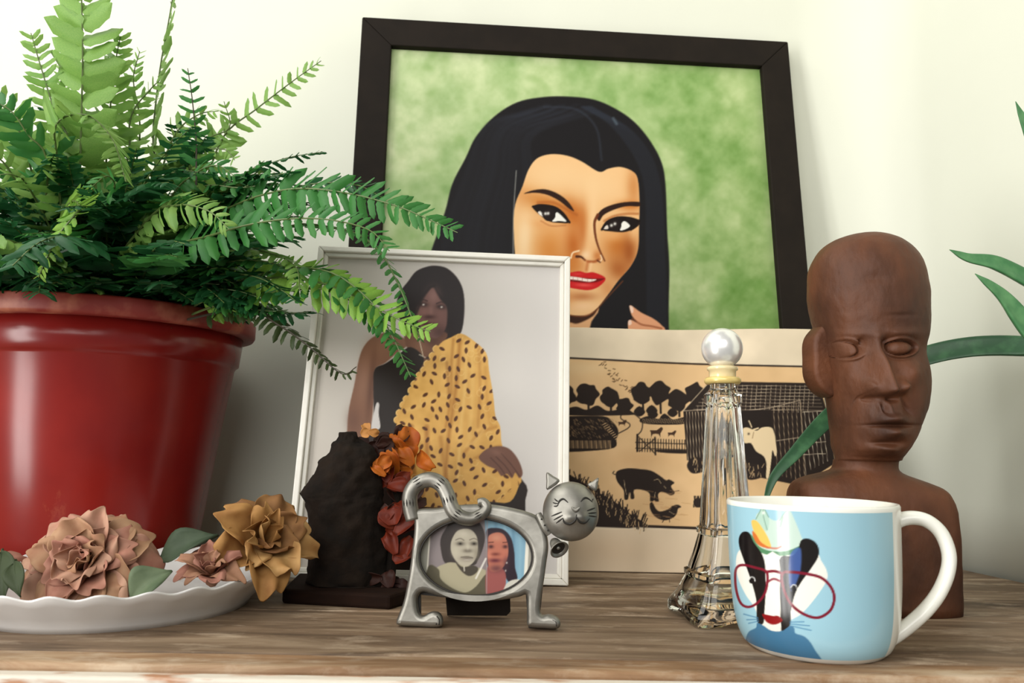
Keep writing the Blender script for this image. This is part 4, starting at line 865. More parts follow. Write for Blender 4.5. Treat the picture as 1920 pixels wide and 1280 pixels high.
D += 0.0036 * (G(1576, 708, 26, 20) + G(1712, 700, 16, 22)) - 0.0032 * (G(1592, 772, 18, 30) + G(1704, 765, 14, 26))
D += 0.0060 * G(1655, 800, 46, 36) + 0.0066 * G(1655, 785, 36, 9) - 0.0095 * G(1656, 797.5, 40, 3.4) + 0.0078 * G(1656, 812, 29, 10) - 0.0052 * G(1656, 830, 26, 5) + 0.0066 * G(1655, 845, 25, 9)
D -= 0.0024 * G(1654, 766, 5, 12) - 0.0018 * (G(1644, 766, 4, 11) + G(1664, 766, 4, 11))
D -= 0.0022 * (G(1606, 756, 4, 26, 0.5) + G(1700, 756, 4, 24, -0.5))
D -= 0.0018 * G(1612, 590, 16, 30) + 0.0012 * G(1690, 590, 22, 4) + 0.0012 * G(1640, 520, 30, 8)
front = np.clip((BY + 0.004 - V[..., 1]) / 0.02, 0, 1)
V += (D * front)[..., None] * fdir
for i in range(V.shape[0]):
    for j in range(0, nth): 
        p = Vector(V[i, j]); nz = mnoise.noise(p * 70) * 0.0006 + mnoise.noise(p * 220) * 0.00022; V[i, j, 0] += nz * math.cos(ang[j]); V[i, j, 1] += nz * math.sin(ang[j])
V -= np.array([BX, BY, 0]); V[..., 2] = np.maximum(V[..., 2], 0)
bw = mat('carved_brown_wood', (104, 62, 39), 0.55, c2=(58, 34, 23), scale=26, detail=8, stretch=(1, 1, 0.6), lo=0.32, hi=0.70, bump=0.4, bscale=180, spec=0.3)
obj('body', grid_mesh('body', V[::-1], closed_u=True), bw, bust, smooth=True)
ear = [(1544, 610), (1526, 622), (1517, 642), (1517, 672), (1518, 702), (1527, 724), (1540, 738), (1556, 744), (1566, 720), (1564, 640)]
ep = Plane((BX, BY + 0.002, 0), 10, 0)
eo = [tuple(ep.ab(*q)) for q in spline(ear, 4, True)]
e_ = obj('ear', prism('ear', eo, -0.012, 0.008), bw, bust); e_.matrix_world = Matrix.Translation((BX, BY, 0)).inverted() @ ep.mat() if False else ep.mat(); e_.matrix_parent_inverse = Matrix.Translation((-BX, -BY, 0)); bevel(e_, 0.004, 4)
e_.data.polygons.foreach_set('use_smooth', [True] * len(e_.data.polygons))

# ================================================================== glass tower bottle
GX, GY = 0.1465, 0.535
bottle = thing('glass_bottle', 'clear glass tower-shaped perfume bottle with a ball stopper', 'bottle', (GX, GY, 0))
gm, N, L, b = new_mat('clear_glass'); b.inputs['Base Color'].default_value = (0.97, 0.98, 0.96, 1); b.inputs['Roughness'].default_value = 0.02; b.inputs['Transmission Weight'].default_value = 1.0; b.inputs['IOR'].default_value = 1.47
def tower(levels, nseg=64, inner=False):
    a0 = math.atan2(-0.035, -0.0275); rowsV = []
    a = np.arange(nseg) * 2 * np.pi / nseg
    for z, d, pw, flute, arch in levels:
        th = a - a0
        # superellipse square with corners at th = 0, 90, ... (pw 1 = diamond, 2 = circle)
        r = d / (np.abs(np.cos(th)) ** pw + np.abs(np.sin(th)) ** pw) ** (1 / pw)
        r = r * (1 + flute * np.cos(16 * th))
        zz_ = z + arch * np.sin(2 * th) ** 2
        rowsV.append(np.stack([r * np.cos(a), r * np.sin(a), zz_], -1))
    return np.array(rowsV)
out_l = [(0.0005, 0.0420, 1.12, 0, .004), (0.0015, 0.0442, 1.12, 0, .004), (0.0075, 0.0445, 1.12, 0, .004), (0.010, 0.0425, 1.14, 0, .0035), (0.017, 0.0360, 1.18, 0, .002), (0.0265, 0.0300, 1.2, 0, 0), (0.0275, 0.0312, 1.2, 0, 0), (0.0305, 0.0312, 1.2, 0, 0), (0.0315, 0.0285, 1.2, 0, 0), (0.042, 0.0240, 1.25, 0.0, 0), (0.0545, 0.0198, 1.3, 0, 0), (0.0555, 0.0212, 1.3, 0, 0), (0.0590, 0.0212, 1.3, 0, 0), (0.0602, 0.0186, 1.4, 0.01, 0), (0.064, 0.0178, 1.5, 0.035, 0), (0.10, 0.0150, 1.5, 0.04, 0), (0.140, 0.0122, 1.5, 0.04, 0), (0.1425, 0.0120, 1.7, 0.0, 0), (0.1435, 0.0128, 2, 0, 0), (0.1490, 0.0128, 2, 0, 0), (0.1512, 0.0100, 2, 0, 0), (0.1535, 0.0086, 2, 0, 0), (0.159, 0.0084, 2, 0, 0)]
in_l = [(0.159, 0.0050, 2, 0, 0), (0.150, 0.0052, 2, 0, 0), (0.140, 0.0080, 1.7, 0, 0), (0.10, 0.0105, 1.6, 0, 0), (0.064, 0.0130, 1.5, 0, 0), (0.045, 0.0170, 1.35, 0, 0), (0.03, 0.0225, 1.3, 0, 0), (0.018, 0.0295, 1.25, 0, 0), (0.010, 0.0330, 1.25, 0, 0.001), (0.0085, 0.0300, 1.25, 0, 0.001)]
Vb = np.concatenate([tower([(0.0035, 0.0005, 2, 0, 0), (0.0025, 0.03, 1.3, 0, .003)]), tower(out_l), tower(in_l), tower([(0.0085, 0.0005, 2, 0, 0)])])
gb = obj('glass_body', grid_mesh('glass_body', Vb, closed_u=True), gm, bottle, smooth=True)
em = gb.modifiers.new('e', 'EDGE_SPLIT'); em.split_angle = 0.7
gold = mat('pale_gold_plastic', (222, 196, 124), 0.28, metal=0.2)
obj('collar', lathe('collar', [(0.0086, 0.1565), (0.0115, 0.1565), (0.0125, 0.158), (0.0125, 0.1598), (0.0112, 0.161), (0.0086, 0.161)], 40), gold, bottle, smooth=True)
obj('neck_sleeve', lathe('neck_sleeve', [(0.0090, 0.161), (0.0092, 0.1655), (0.0104, 0.1662), (0.0106, 0.1680), (0.0085, 0.1690), (0.005, 0.169)], 40), mat('ivory_gold_plastic', (224, 206, 160), 0.2, coat=0.5), bottle, smooth=True)
bm = ico(0.0142, 4, (1, 1, 1), (0, 0, 0.1815))
sto, N, L, b = new_mat('silvered_glass'); b.inputs['Base Color'].default_value = (0.88, 0.87, 0.85, 1); b.inputs['Metallic'].default_value = 0.6; b.inputs['Roughness'].default_value = 0.28
obj('ball_stopper', bm, sto, bottle, smooth=True)
liq = tower([(0.0092, 0.0003, 2, 0, 0), (0.0092, 0.0296, 1.25, 0, .001), (0.0105, 0.0322, 1.25, 0, .001), (0.0135, 0.0310, 1.25, 0, 0), (0.0137, 0.0303, 1.25, 0, 0), (0.0137, 0.0003, 2, 0, 0)])
lm, N, L, b = new_mat('amber_perfume'); b.inputs['Base Color'].default_value = (0.95, 0.86, 0.62, 1); b.inputs['Roughness'].default_value = 0.0; b.inputs['Transmission Weight'].default_value = 1.0; b.inputs['IOR'].default_value = 1.36
obj('perfume', grid_mesh('perfume', liq, closed_u=True), lm, bottle, smooth=False)

# ================================================================== blue mug
def paint_mug(a):
    S = lambda pts: T(pts, 3.46, 1340, 900); K = (26, 22, 22); Wt = (238, 236, 226)
    a.C[:] = (158, 200, 215)
    a.fill(S([(165, 450), (138, 520), (150, 630), (200, 740), (250, 810), (275, 870), (280, 905), (330, 962), (400, 978), (455, 962), (490, 910), (560, 868), (640, 780), (722, 660), (728, 590), (690, 520), (660, 470), (540, 440), (400, 430), (260, 420)]), Wt, 0.8)
    # hat with feathers
    a.fill(S([(268, 250), (290, 205), (314, 178), (350, 240), (400, 262), (440, 228), (476, 180), (520, 260), (560, 360), (578, 420), (520, 470), (400, 486), (310, 440)]), (196, 216, 204), 0.8)
    a.fill(S([(314, 178), (290, 206), (268, 250), (300, 300), (340, 330), (352, 250)]), (176, 206, 190), 0.8); a.line(S([(314, 182), (318, 240), (340, 320)]), 1.5, (110, 140, 124), 0.8); a.blob(*S([(316, 212)])[0], 3, 3, (236, 240, 230), 0.9)
    a.line(S([(268, 252), (292, 206), (314, 178), (350, 238)]), 1.4, (104, 138, 120), 0.9); a.line(S([(420, 262), (440, 230), (470, 190)]), 2, (120, 150, 136), 0.8); a.line(S([(440, 240), (425, 300)]), 4, (150, 176, 160), 0.8)
    a.fill(S([(238, 268), (270, 262), (310, 310), (350, 380), (366, 440), (320, 420), (262, 350)]), (232, 190, 96), 0.8); a.fill(S([(244, 330), (268, 350), (300, 400), (356, 440), (300, 430), (256, 390)]), (206, 112, 52), 0.8)
    a.fill(S([(212, 342), (244, 360), (280, 420), (350, 456), (460, 460), (560, 420), (578, 390), (578, 430), (520, 476), (400, 492), (300, 470), (240, 420)]), (84, 136, 96), 0.8); a.line(S([(340, 436), (400, 442), (430, 430)]), 3, (200, 90, 70), 0.8)
    a.fill(S([(160, 430), (158, 372), (182, 336), (222, 340), (252, 400), (306, 478), (328, 560), (332, 700), (326, 860), (312, 932), (275, 912), (270, 780), (236, 650), (190, 520)]), K, 0.8)
    a.fill(S([(560, 392), (600, 378), (648, 398), (674, 440), (670, 500), (620, 580), (562, 660), (520, 740), (494, 850), (488, 940), (430, 972), (426, 800), (418, 520), (500, 490), (540, 450)]), K, 0.8)
    a.fill(S([(490, 480), (556, 440), (560, 560), (540, 640), (500, 720), (480, 640)]), (70, 100, 170), 1.5, 0.85)
    a.fill(S([(334, 486), (418, 490), (424, 700), (428, 900), (430, 975), (400, 980), (330, 960), (322, 860), (334, 700)]), Wt, 0.8, sm=2)
    RG = (122, 22, 42)
    a.line(S([(134, 600), (150, 560), (190, 550), (260, 566), (334, 592), (342, 660), (322, 740), (272, 800), (214, 822), (166, 792), (138, 700)]), 4.6, RG, 1, closed=True)
    a.line(S([(440, 606), (500, 596), (600, 608), (690, 632), (752, 690), (776, 760), (756, 836), (700, 882), (640, 890), (560, 858), (490, 796), (446, 700)]), 5.2, RG, 1, closed=True)
    a.line(S([(334, 594), (390, 590), (442, 606)]), 5, RG, 1); a.line(S([(340, 662), (384, 640), (440, 662)]), 4, RG, 0.8)
    for x, y in ((240, 650), (512, 700)):
        a.blob(*S([(x, y)])[0], 5, 6, K, 1, 0, 1); a.line(S([(x - 16, y - 6), (x - 4, y - 22), (x + 16, y - 16), (x + 22, y + 4)]), 1.8, (236, 236, 232), 0.95)
    a.fill(S([(308, 868), (340, 872), (380, 880), (412, 880), (440, 908), (412, 930), (376, 936), (340, 922), (320, 896)]), (140, 20, 24), 0.8)
    for q in ([(188, 868), (280, 892)], [(208, 905), (282, 902)], [(220, 928), (284, 914)], [(486, 920), (580, 918)], [(490, 932), (616, 944)], [(492, 944), (626, 974)]): a.line(S(q), 1.7, (70, 124, 164), 0.95, sm=0)
    a.fill(S([(198, 1100), (202, 1030), (222, 982), (268, 956), (276, 926), (318, 944), (352, 968), (390, 980), (440, 976), (492, 944), (516, 960), (524, 992), (580, 1012), (620, 1050), (650, 1100), (700, 1196), (560, 1230), (300, 1180), (196, 1140)]), (66, 118, 154), 0.8)
MX, MY = 0.1772, 0.4635
mug = thing('coffee_mug', 'light blue mug printed with a badger in red glasses and a feathered hat', 'mug', (MX, MY, 0))
prof = [(0.0360, 0.0004), (0.0376, 0.0012), (0.0396, 0.0030), (0.0420, 0.0075), (0.0438, 0.0135), (0.0452, 0.022), (0.0462, 0.034), (0.0469, 0.048), (0.0473, 0.064), (0.0476, 0.0795), (0.0476, 0.0822)]
Pf = spline(prof, 1)
zz_ = np.concatenate([np.linspace(0.0030, 0.0795, 170)]); rz = np.interp(zz_, [p[1] for p in spline(prof, 8)], [p[0] for p in spline(prof, 8)])
amin = math.atan2(-MY, -MX)  # towards the camera
av = np.concatenate([np.arange(amin - 1.45, amin + 1.45, 0.0115), np.linspace(amin + 1.45, amin + 2 * np.pi - 1.45, 60)[:-1]])
Vm = np.zeros((len(zz_), len(av), 3)); Vm[..., 0] = rz[:, None] * np.cos(av); Vm[..., 1] = rz[:, None] * np.sin(av); Vm[..., 2] = zz_[:, None]
Wm = Vm + np.array([MX, MY, 0]); me = grid_mesh('printed_glaze', Vm, closed_u=True)
art = Art(proj(Wm.reshape(-1, 3)), (0, 0, 0)); paint_mug(art)
nrm = np.stack([np.cos(av), np.sin(av)], -1); facing = ((c_o[:2] - np.array([MX, MY])) @ nrm.T) > 0.12
mask = np.repeat(facing[None], len(zz_), 0).ravel(); art.C[~mask] = (158, 200, 215)
handle_az = math.radians(-14)
da = np.abs((av - handle_az + np.pi) % (2 * np.pi) - np.pi)
white_strip = np.repeat((da < math.radians(37))[None], len(zz_), 0).ravel(); art.C[white_strip] = (234, 233, 224)
set_colors(me, art.C); obj('printed_glaze', me, print_mat('glazed_print', 0.16, spec=0.5), mug, smooth=True)
china = mat('white_mug_china', (234, 233, 224), 0.14)
obj('shell', lathe('shell', [(0.0005, 0.0012), (0.033, 0.0012), (0.0345, 0.0), (0.0360, 0.0), (0.0372, 0.0008), (0.0396, 0.0030)], 96), china, mug, smooth=True)
obj('lip', lathe('lip', [(0.0476, 0.0795), (0.0477, 0.0812), (0.0470, 0.0824), (0.0458, 0.0824), (0.0448, 0.0812), (0.0440, 0.06), (0.0430, 0.03), (0.040, 0.012), (0.033, 0.006), (0.0005, 0.0055)], 96), china, mug, smooth=True)
hp = Plane((MX, MY, 0), math.degrees(handle_az), 0)
hpts = T([(1085, 345), (1130, 305), (1200, 258), (1290, 244), (1385, 268), (1470, 345), (1518, 470), (1512, 590), (1460, 720), (1380, 830), (1280, 925), (1180, 1000), (1100, 1050), (1040, 1085)], 3.46, 1340, 900)
hl = spline([(*hp.ab(*q), 0.0) for q in hpts], 6)
me = tube_mesh('handle', hl, [0.0050 if i < 6 else 0.0037 + 0.0010 * abs(i / len(hl) - .5) for i in range(len(hl))], 20, flat=1.0)
ho = obj('handle', me, china, mug, smooth=True)
ho.matrix_parent_inverse = Matrix.Translation((-MX, -MY, 0)); ho.matrix_basis = hp.mat() @ Matrix.Diagonal((1, 1, 1.35, 1))

# ================================================================== pewter cat photo frame
kp = Plane((-0.0535, 0.4970, 0), -2.5, 7.0)
cat = thing('cat_photo_frame', 'pewter cat-shaped photo frame with two small portraits in its belly', 'photo frame', mw=kp.mat())
K_ = lambda pts: [kp.ab(*q) for q in T(pts, 3.764, 720, 860)]
pew = mat('brushed_pewter', (160, 157, 149), 0.44, metal=0.85, c2=(108, 105, 98), scale=50, detail=5, lo=0.3, hi=0.7, bump=0.05, bscale=200)
pewd = mat('dark_pewter_patina', (38, 34, 30), 0.5, metal=0.3)
def curve_solid(name, loops, ext, bev, m, parent, z=0.0, res=4):
    cu = bpy.data.curves.new(name, 'CURVE'); cu.dimensions = '2D'; cu.fill_mode = 'BOTH'; cu.extrude = ext; cu.bevel_depth = bev; cu.bevel_resolution = res; cu.offset = -bev
    for lp in loops:
        s = cu.splines.new('POLY'); s.points.add(len(lp) - 1); s.use_cyclic_u = True
        for p, q in zip(s.points, lp): p.co = (q[0], q[1], 0, 1)
    t_ = bpy.data.objects.new('tmp', cu); COL.objects.link(t_); dg = bpy.context.evaluated_depsgraph_get()
    me = bpy.data.meshes.new_from_object(t_.evaluated_get(dg)); bpy.data.objects.remove(t_); bpy.data.curves.remove(cu)
    me.materials.clear(); o = obj(name, me, m, parent, mw=Matrix.Translation((0, 0, z)), smooth=True)
    e = o.modifiers.new('e', 'EDGE_SPLIT'); e.split_angle = 0.9
    return o
body = [(205, 370), (218, 450), (212, 560), (190, 750), (165, 900), (140, 1020), (108, 1110), (90, 1165), (110, 1192), (250, 1202), (392, 1204), (416, 1165), (400, 1112), (360, 1092), (318, 1102), (284, 1122), (252, 1108), (238, 1050), (240, 985), (280, 950), (400, 985), (600, 1012), (800, 1012), (950, 988), (1004, 972), (1008, 1060), (1010, 1130), (1020, 1200), (1130, 1214), (1226, 1214), (1246, 1172), (1220, 1130), (1165, 1114), (1120, 1118), (1102, 1080), (1110, 980), (1130, 860), (1146, 740), (1160, 640), (1154, 560), (1132, 480), (1090, 412), (1020, 376), (900, 345), (760, 322), (620, 320), (480, 330), (370, 348), (280, 350)]
oval = [(650 + 396 * math.cos(t), 692 + 272 * math.sin(t)) for t in np.linspace(0, 2 * math.pi, 61)[:-1]]
bl = [kp.ab(*q) for q in spline(T(body, 3.764, 720, 860), 4, True)]
ol_ = K_(oval)
low = min(p[1] for p in bl); bl = [(x, (y - low) * (0.06 / (0.06 - low)) + 0.0003 if y < 0.06 + low else y) for x, y in bl] if low < 0 else [(x, y - low + 0.0003) if y < 0.006 else (x, y) for x, y in bl]
curve_solid('body', [bl, ol_[::-1]], 0.0012, 0.0032, pew, cat)
# dark edge plate behind the body and black easel foot
bd = K_([(215, 400), (200, 750), (150, 1000), (112, 1180), (395, 1195), (380, 1120), (250, 1110), (250, 960), (600, 1000), (1000, 960), (1018, 1195), (1220, 1205), (1200, 1130), (1100, 1110), (1150, 640), (1130, 500), (1020, 385), (760, 330), (480, 340)])
bd = [(x, max(y, 0.001)) for x, y in bd]
obj('back_plate', prism('back_plate', bd, -0.0075, -0.0040), pewd, cat)
es = [(x, y) for x, y in K_([(400, 700), (880, 700), (878, 1120), (850, 1150), (405, 1150)])]
me = prism('easel', es, -0.011, -0.0076)
yb = min(p[1] for p in es)
for v in me.vertices:
    t_ = np.clip((es[0][1] - v.co.y) / (es[0][1] - yb), 0, 1); v.co.z -= 0.022 * t_
zmin = min((kp.mat() @ v.co).z for v in me.vertices)
for v in me.vertices:
    if v.co.y < yb + 0.01: v.co.y -= zmin - 0.0005
obj('easel', me, mat('black_velvet_board', (34, 29, 25), 0.9, spec=0.1), cat)
def paint_pair(a):
    S = lambda pts: T(pts, 7.11, 780, 950); B = lambda x, y, rx, ry, c, al=1, rot=0, hard=0: a.blob(*S([(x, y)])[0], rx / 7.11, ry / 7.11, c, al, rot, hard)
    a.C[:] = (150, 148, 136)
    a.fill(S([(195, 60), (940, 60), (940, 1300), (140, 1300)]), (134, 124, 124), 0.7, sm=0); a.line(S([(196, 200), (146, 900)]), 2.6, (232, 226, 210), 1, sm=0)
    a.fill(S([(330, 560), (330, 420), (390, 300), (480, 180), (620, 120), (780, 150), (880, 260), (920, 400), (890, 560), (830, 700), (760, 780), (500, 760), (380, 740)]), (62, 56, 54), 1.0)
    a.fill(S([(180, 1200), (240, 860), (380, 760), (500, 740), (780, 800), (900, 830), (945, 900), (945, 1250)]), (166, 158, 132), 1.0); a.fill(S([(160, 800), (300, 830), (330, 960), (480, 1080), (660, 1140), (800, 1060), (945, 900), (945, 1250), (160, 1250)]), (92, 86, 70), 1.0)
    a.fill(S([(520, 720), (620, 800), (760, 780), (830, 820), (790, 890), (700, 920), (600, 850)]), (74, 68, 60), 1.0)
    a.fill(S([(540, 330), (640, 292), (740, 310), (810, 400), (826, 540), (800, 680), (730, 770), (640, 790), (540, 730), (470, 600), (470, 460)]), (176, 168, 150), 1.0)
    B(640, 350, 70, 50, (198, 190, 172), 0.7); B(520, 600, 50, 70, (190, 182, 162), 0.5); B(810, 620, 40, 90, (130, 122, 106), 0.6)
    for x in (590, 775): B(x, 490, 52, 26, (72, 66, 58), 0.9); B(x, 490, 14, 12, (30, 26, 24), 0.8); a.line(S([(x - 60, 440), (x, 420), (x + 50, 445)]), 1.5, (90, 82, 72), 0.8)
    B(690, 585, 60, 26, (84, 76, 66), 0.8); B(690, 540, 22, 50, (196, 188, 170), 0.5); B(680, 690, 80, 32, (110, 100, 90), 0.85); B(680, 705, 60, 10, (196, 188, 174), 0.7); a.line(S([(600, 670), (690, 665), (755, 680)]), 1.4, (70, 62, 54), 0.8)
    # right portrait
    a.fill(S([(905, 60), (1700, 60), (1700, 1300), (945, 1300), (950, 600)]), (126, 164, 184), 0.7, sm=0)
    for x, c in ((1060, (100, 138, 160)), (1290, (92, 130, 152)), (1180, (152, 186, 200)), (1380, (140, 178, 194))): a.line(S([(x, 100), (x + 10, 600), (x - 10, 1000)]), 6, c, 0.6, 2.5)
    a.line(S([(1490, 420), (1460, 980)]), 7, (226, 222, 208), 1, sm=0); a.fill(S([(1510, 380), (1600, 380), (1600, 1000), (1480, 1000)]), (160, 156, 144), 0.7, sm=0)
    a.fill(S([(940, 310), (1060, 280), (1180, 310), (1270, 420), (1310, 600), (1320, 800), (1350, 960), (1240, 1000), (1160, 900), (960, 800), (948, 500)]), (50, 40, 48), 1.0)
    a.fill(S([(952, 800), (1150, 820), (1200, 960), (1150, 1180), (946, 1200)]), (150, 86, 82), 1.0); a.fill(S([(1160, 1120), (1210, 1020), (1300, 970), (1400, 990), (1400, 1200), (1140, 1200)]), (200, 196, 184), 1.0)
    a.fill(S([(975, 380), (1080, 340), (1170, 370), (1220, 480), (1230, 620), (1190, 760), (1110, 850), (990, 850), (955, 700), (958, 480)]), (182, 112, 92), 1.0)
    B(1070, 410, 80, 50, (206, 152, 124), 0.6); B(980, 640, 36, 50, (216, 138, 114), 0.6); B(1170, 640, 40, 50, (196, 116, 96), 0.5); B(1070, 820, 90, 50, (90, 56, 62), 0.75); B(1200, 740, 40, 80, (80, 52, 58), 0.6)
    for x in (1000, 1190): B(x, 530, 34, 24, (60, 36, 40), 0.9); a.line(S([(x - 30, 475), (x + 30, 470)]), 2, (80, 48, 44), 0.8)
    B(1060, 630, 60, 22, (110, 56, 50), 0.85); B(1055, 715, 80, 28, (92, 44, 54), 0.9); B(1210, 745, 10, 12, (226, 222, 214), 0.9); B(1195, 850, 10, 14, (206, 196, 186), 0.9)
    a.line(S([(950, 100), (945, 600), (940, 1200)]), 2, (160, 148, 148), 0.7); a.line(S([(800, 950), (860, 830), (930, 690)]), 3.5, (226, 220, 210), 0.8); a.line(S([(640, 800), (645, 850)]), 2.5, (214, 206, 190), 0.8)
q0, q1 = K_([(240, 400)])[0], K_([(1060, 990)])[0]
pc_ = 1.3 * 0.51 / F
pf_ = sheet('portrait_prints', kp, np.arange(q0[0], q1[0], pc_), np.arange(q1[1], q0[1], pc_), paint_pair, print_mat('glossy_print', 0.22), cat, n=-0.0030, skirt=0.0006)
oc = K_([(650, 692)])[0]; orx = K_([(1046, 692)])[0][0] - oc[0]; ory = oc[1] - K_([(650, 964)])[0][1]
bm = bmesh.new(); bm.from_mesh(pf_.data)
bmesh.ops.delete(bm, geom=[v for v in bm.verts if ((v.co.x - oc[0]) / orx) ** 2 + ((v.co.y - oc[1]) / ory) ** 2 > 1.06 ** 2], context='VERTS'); bm.to_mesh(pf_.data); bm.free()
obj('oval_rim', tube_mesh('oval_rim', [(*p, 0.0022) for p in ol_], 0.0007, 8, closed=True), pewd, cat, smooth=True)
# tail
tp = spline([(*p, z) for p, z in zip(K_([(210, 430), (188, 330), (194, 240), (250, 172), (340, 150), (415, 190), (456, 265), (486, 350), (535, 405), (620, 425), (695, 392), (728, 345), (706, 308), (668, 312)]), [.001, .002, .003, .0035, .004, .0045, .005, .0055, .006, .0062, .006, .006, .006, .006])], 6)
nr = len(tp); rad = [0.0049 if i < nr * .55 else 0.0049 - 0.0026 * (i / nr - .55) / .45 for i in range(nr)]
tail = obj('tail', tube_mesh('tail', tp, rad, 18), pew, cat, smooth=True)
for f_, w_ in ((.10, 4), (.24, 4), (.37, 4), (.49, 4), (.60, 4), (.74, 3)):
    i = int(f_ * nr); tdir = Vector(tp[min(i + 1, nr - 1)] - tp[i - 1]).normalized(); side = tdir.cross(Vector((0, 0, 1))).normalized(); c = Vector(tp[i])
    for q in range(w_):
        th = (q - (w_ - 1) / 2) * 0.42 - 0.05; r_ = rad[i] + 0.00005
        e0 = c + (side * math.sin(th) + Vector((0, 0, 1)) * math.cos(th)) * r_; hl_ = 0.0018 + 0.0008 * (q % 2)
        obj('stripe', tube_mesh('stripe', [e0 - tdir * hl_, e0, e0 + tdir * hl_], [.0001, .00048, .0001], 6), pewd, tail)
# head
hc = K_([(1315, 372)])[0]; sx = K_([(1510, 372)])[0][0] - hc[0]; sy = hc[1] - K_([(1315, 582)])[0][1]
bm = bmesh.new(); bmesh.ops.create_icosphere(bm, subdivisions=5, radius=1)
s_ = 1 / 3.764 * 0.505 / F
HZ = 0.006; hd = 0.0125
def head_z(ca, cb):
    u, v = (ca - hc[0]) / sx, (cb - hc[1]) / sy; return HZ + hd * math.sqrt(max(0.02, 1 - u * u - v * v))
muz = [K_([(1300, 425)])[0], K_([(1395, 422)])[0]]
for v in bm.verts:
    x, y, z = v.co; wid = 1 + 0.05 * max(0, -y)
    v.co = Vector((hc[0] + x * sx * wid, hc[1] + y * sy, HZ + z * hd))
    for mzc in muz:
        d2 = ((v.co.x - mzc[0]) / .0042) ** 2 + ((v.co.y - mzc[1]) / .0036) ** 2
        if z > 0: v.co.z += 0.0022 * math.exp(-d2)
head = obj('head', bm, pew, cat, smooth=True)
for pts in ([(1152, 225), (1146, 165), (1148, 104), (1195, 130), (1238, 165)], [(1432, 190), (1468, 165), (1506, 140), (1504, 185), (1488, 232)]):
    curve_solid('ear', [K_([tuple(q) for q in spline(pts, 3, True)])], 0.0008, 0.0016, pew, head, z=HZ + 0.002)
hsurf = lambda q, e=0.0001: (*K_([q])[0], head_z(*K_([q])[0]) + e + sum(0.0022 * math.exp(-((K_([q])[0][0] - m_[0]) / .0042) ** 2 - ((K_([q])[0][1] - m_[1]) / .0036) ** 2) for m_ in muz))
def groove(name, pts, w=0.0005):
    w *= 1.3
    p = spline([hsurf(q) for q in pts], 5); n_ = len(p)
    obj(name, tube_mesh(name, p, [w * (0.35 + 0.65 * math.sin(math.pi * (i + .5) / n_)) for i in range(n_)], 6), pewd, head, smooth=True)
groove('eyelid', [(1222, 336), (1236, 306), (1262, 294), (1292, 318)]); groove('eyelid', [(1380, 312), (1400, 290), (1425, 286), (1462, 312)])
for p in ([(1228, 312), (1200, 290)], [(1222, 324), (1190, 316)], [(1226, 336), (1196, 342)], [(1460, 300), (1468, 288)]): groove('eyelash', [p[0], ((p[0][0] + p[1][0]) / 2, (p[0][1] + p[1][1]) / 2 + 3), p[1]], 0.00035)
groove('mouth', [(1258, 425), (1268, 452), (1305, 464), (1340, 440), (1350, 400)], 0.0006); groove('mouth', [(1352, 420), (1372, 450), (1408, 456), (1440, 428)], 0.0006)
for p in ([(1180, 410), (1250, 382)], [(1196, 436), (1256, 404)], [(1212, 458), (1258, 424)], [(1424, 374), (1480, 352)], [(1432, 392), (1490, 384)], [(1436, 408), (1492, 412)]): groove('whisker', [p[0], ((p[0][0] + p[1][0]) / 2, (p[0][1] + p[1][1]) / 2), p[1]], 0.0004)
nb = [K_([tuple(q)])[0] for q in spline([(1316, 348), (1345, 356), (1374, 346), (1368, 368), (1345, 384), (1322, 368)], 4, True)]
curve_solid('nose', [nb], 0.0004, 0.0008, pew, head, z=head_z(*K_([(1345, 362)])[0]) + 0.0012)
col = spline([(*K_([q])[0], z) for q, z in (((1088, 392), .0055), ((1112, 440), .0066), ((1138, 490), .0066), ((1166, 528), .0055))], 6)
collar = obj('collar', tube_mesh('collar', col, 0.0022, 12, flat=1.0), pew, cat, smooth=True)
for i in (5, 10, 15): obj('stud', ico(0.0006, 2, (1, 1, 1), tuple(Vector(col[i]) + Vector((0.0004, 0.0003, 0.0021)))), pewd, collar)
bell = thing('tmp', None, None); bpy.data.objects.remove(bell)
bc = K_([(1222, 618)])[0]; ax = Vector((0.42, -0.62, 0.66)).normalized(); MB_ = Matrix.Translation((bc[0], bc[1], 0.007)) @ ax.to_track_quat('Z', 'Y').to_matrix().to_4x4()
bello = obj('bell', lathe('bell', [(0.0006, -0.0062), (0.0022, -0.0058), (0.0032, -0.0042), (0.0038, -0.0015), (0.0046, 0.0010), (0.0060, 0.0026), (0.0062, 0.0031), (0.0054, 0.0030), (0.0040, 0.0010), (0.0025, -0.002), (0.0004, -0.003)], 32), pew, cat, mw=MB_, smooth=True)
obj('clapper', ico(0.0013, 2, (1, 1, 1), (0, 0, 0.0012)), pew, bello, smooth=True); obj('bell_mouth', lathe('bell_mouth', [(0.0045, 0.0016), (0.0003, 0.0006)], 24), pewd, bello)
for pts in ([(378, 1106), (396, 1130), (394, 1168)], [(352, 1108), (374, 1128), (376, 1166)], [(1188, 1132), (1212, 1148), (1216, 1176)]):
    p = spline([(*K_([q])[0], 0.0040) for q in pts], 4); obj('toe_line', tube_mesh('toe_line', p, 0.0004, 6), pewd, cat)

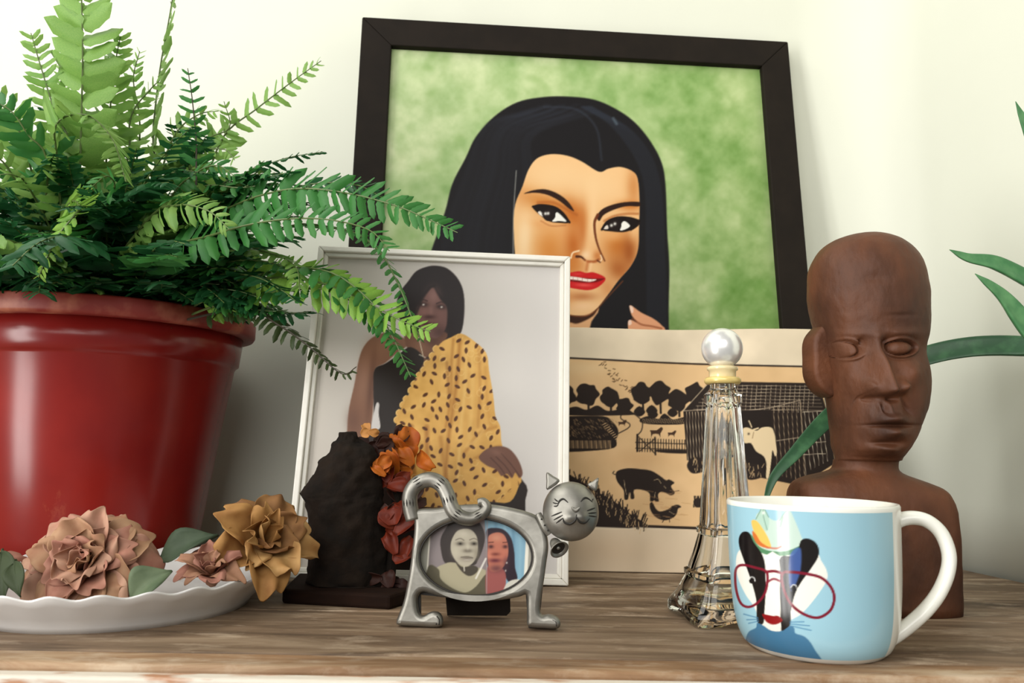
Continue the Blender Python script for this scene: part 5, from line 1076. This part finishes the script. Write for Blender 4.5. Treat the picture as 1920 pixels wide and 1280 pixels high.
# ================================================================== aloe beside the wall
AX, AY = 0.424, 0.560
aloe = thing('aloe_plant', 'green aloe plant with long arching leaves at the right edge', 'potted plant', (AX, AY, 0))
alm = mat('aloe_skin', (64, 116, 72), 0.4, c2=(92, 142, 92), scale=90, lo=0.45, hi=0.75, spec=0.4)
ald = mat('aloe_dark_skin', (44, 84, 54), 0.4, c2=(70, 116, 76), scale=90, lo=0.5, hi=0.8)
def aleaf(pts, wid, m, facing=(0, -1, 0.35)):
    C = spline([rel2(p) for p in pts], 8); n_ = len(C); V = np.zeros((n_, 14, 3)); fv = Vector(facing).normalized()
    for i in range(n_):
        t = Vector(C[min(i + 1, n_ - 1)] - C[max(i - 1, 0)]).normalized(); s = t.cross(fv).normalized(); nn = s.cross(t)
        u = i / (n_ - 1); w = wid * np.interp(u, [0, .3, .7, .92, 1], [1, .95, .7, .3, .03]); th = w * 0.55
        for k in range(14):
            a = 2 * math.pi * k / 14; c_, s2 = math.cos(a), math.sin(a); dep = th * (0.35 if s2 > 0 else 1.0) * s2 * 0.6
            V[i, k] = Vector(C[i]) + s * c_ * w * 0.5 + nn * (dep - (-0.15 * w * (c_ * c_)))
    me = grid_mesh('leaf', V, closed_u=True); o = obj('leaf', me, m, aloe, smooth=True)
    # small pale spines along both margins
    return o
rel2 = lambda p: tuple(Vector(p) - Vector((AX, AY, 0)))
B0 = (AX, AY, 0.075)
aleaf([B0, at(2010, 720, .575), at(1985, 668, .60), at(1925, 652, .625), at(1820, 652, .645), at(1725, 672, .655), at(1640, 712, .66), at(1550, 786, .66), at(1490, 850, .655), at(1448, 900, .65), at(1428, 970, .645)], 0.0205, ald)
aleaf([B0, at(2080, 760, .565), at(2060, 640, .57), at(1985, 560, .575), at(1922, 522, .575), at(1865, 494, .575), at(1815, 484, .575), at(1780, 468, .575)], 0.019, alm)
aleaf([B0, at(2020, 760, .56), at(1985, 690, .56), at(1925, 615, .565), at(1880, 556, .565), at(1828, 513, .565)], 0.021, alm)
aleaf([B0, at(2080, 740, .555), at(2050, 560, .55), at(1975, 380, .55), at(1930, 255, .55), at(1904, 190, .55)], 0.017, alm)
aleaf([B0, (AX + .005, AY - .02, .12), (AX + .012, AY - .045, .19), (AX + .02, AY - .08, .24)], 0.018, alm, (0.2, -1, .5))
obj('pot', lathe('pot', [(0.0005, 0), (0.024, 0), (0.031, 0.055), (0.031, 0.066), (0.034, 0.066), (0.034, 0.078), (0.030, 0.078), (0.029, 0.07)], 48), mat('terracotta', (168, 98, 68), 0.8, c2=(150, 84, 58), scale=30), aloe, smooth=True)
obj('soil', lathe('soil', [(0.0295, 0.070), (0.0005, 0.075)], 32), mat('aloe_soil', (58, 44, 34), 0.95), aloe)
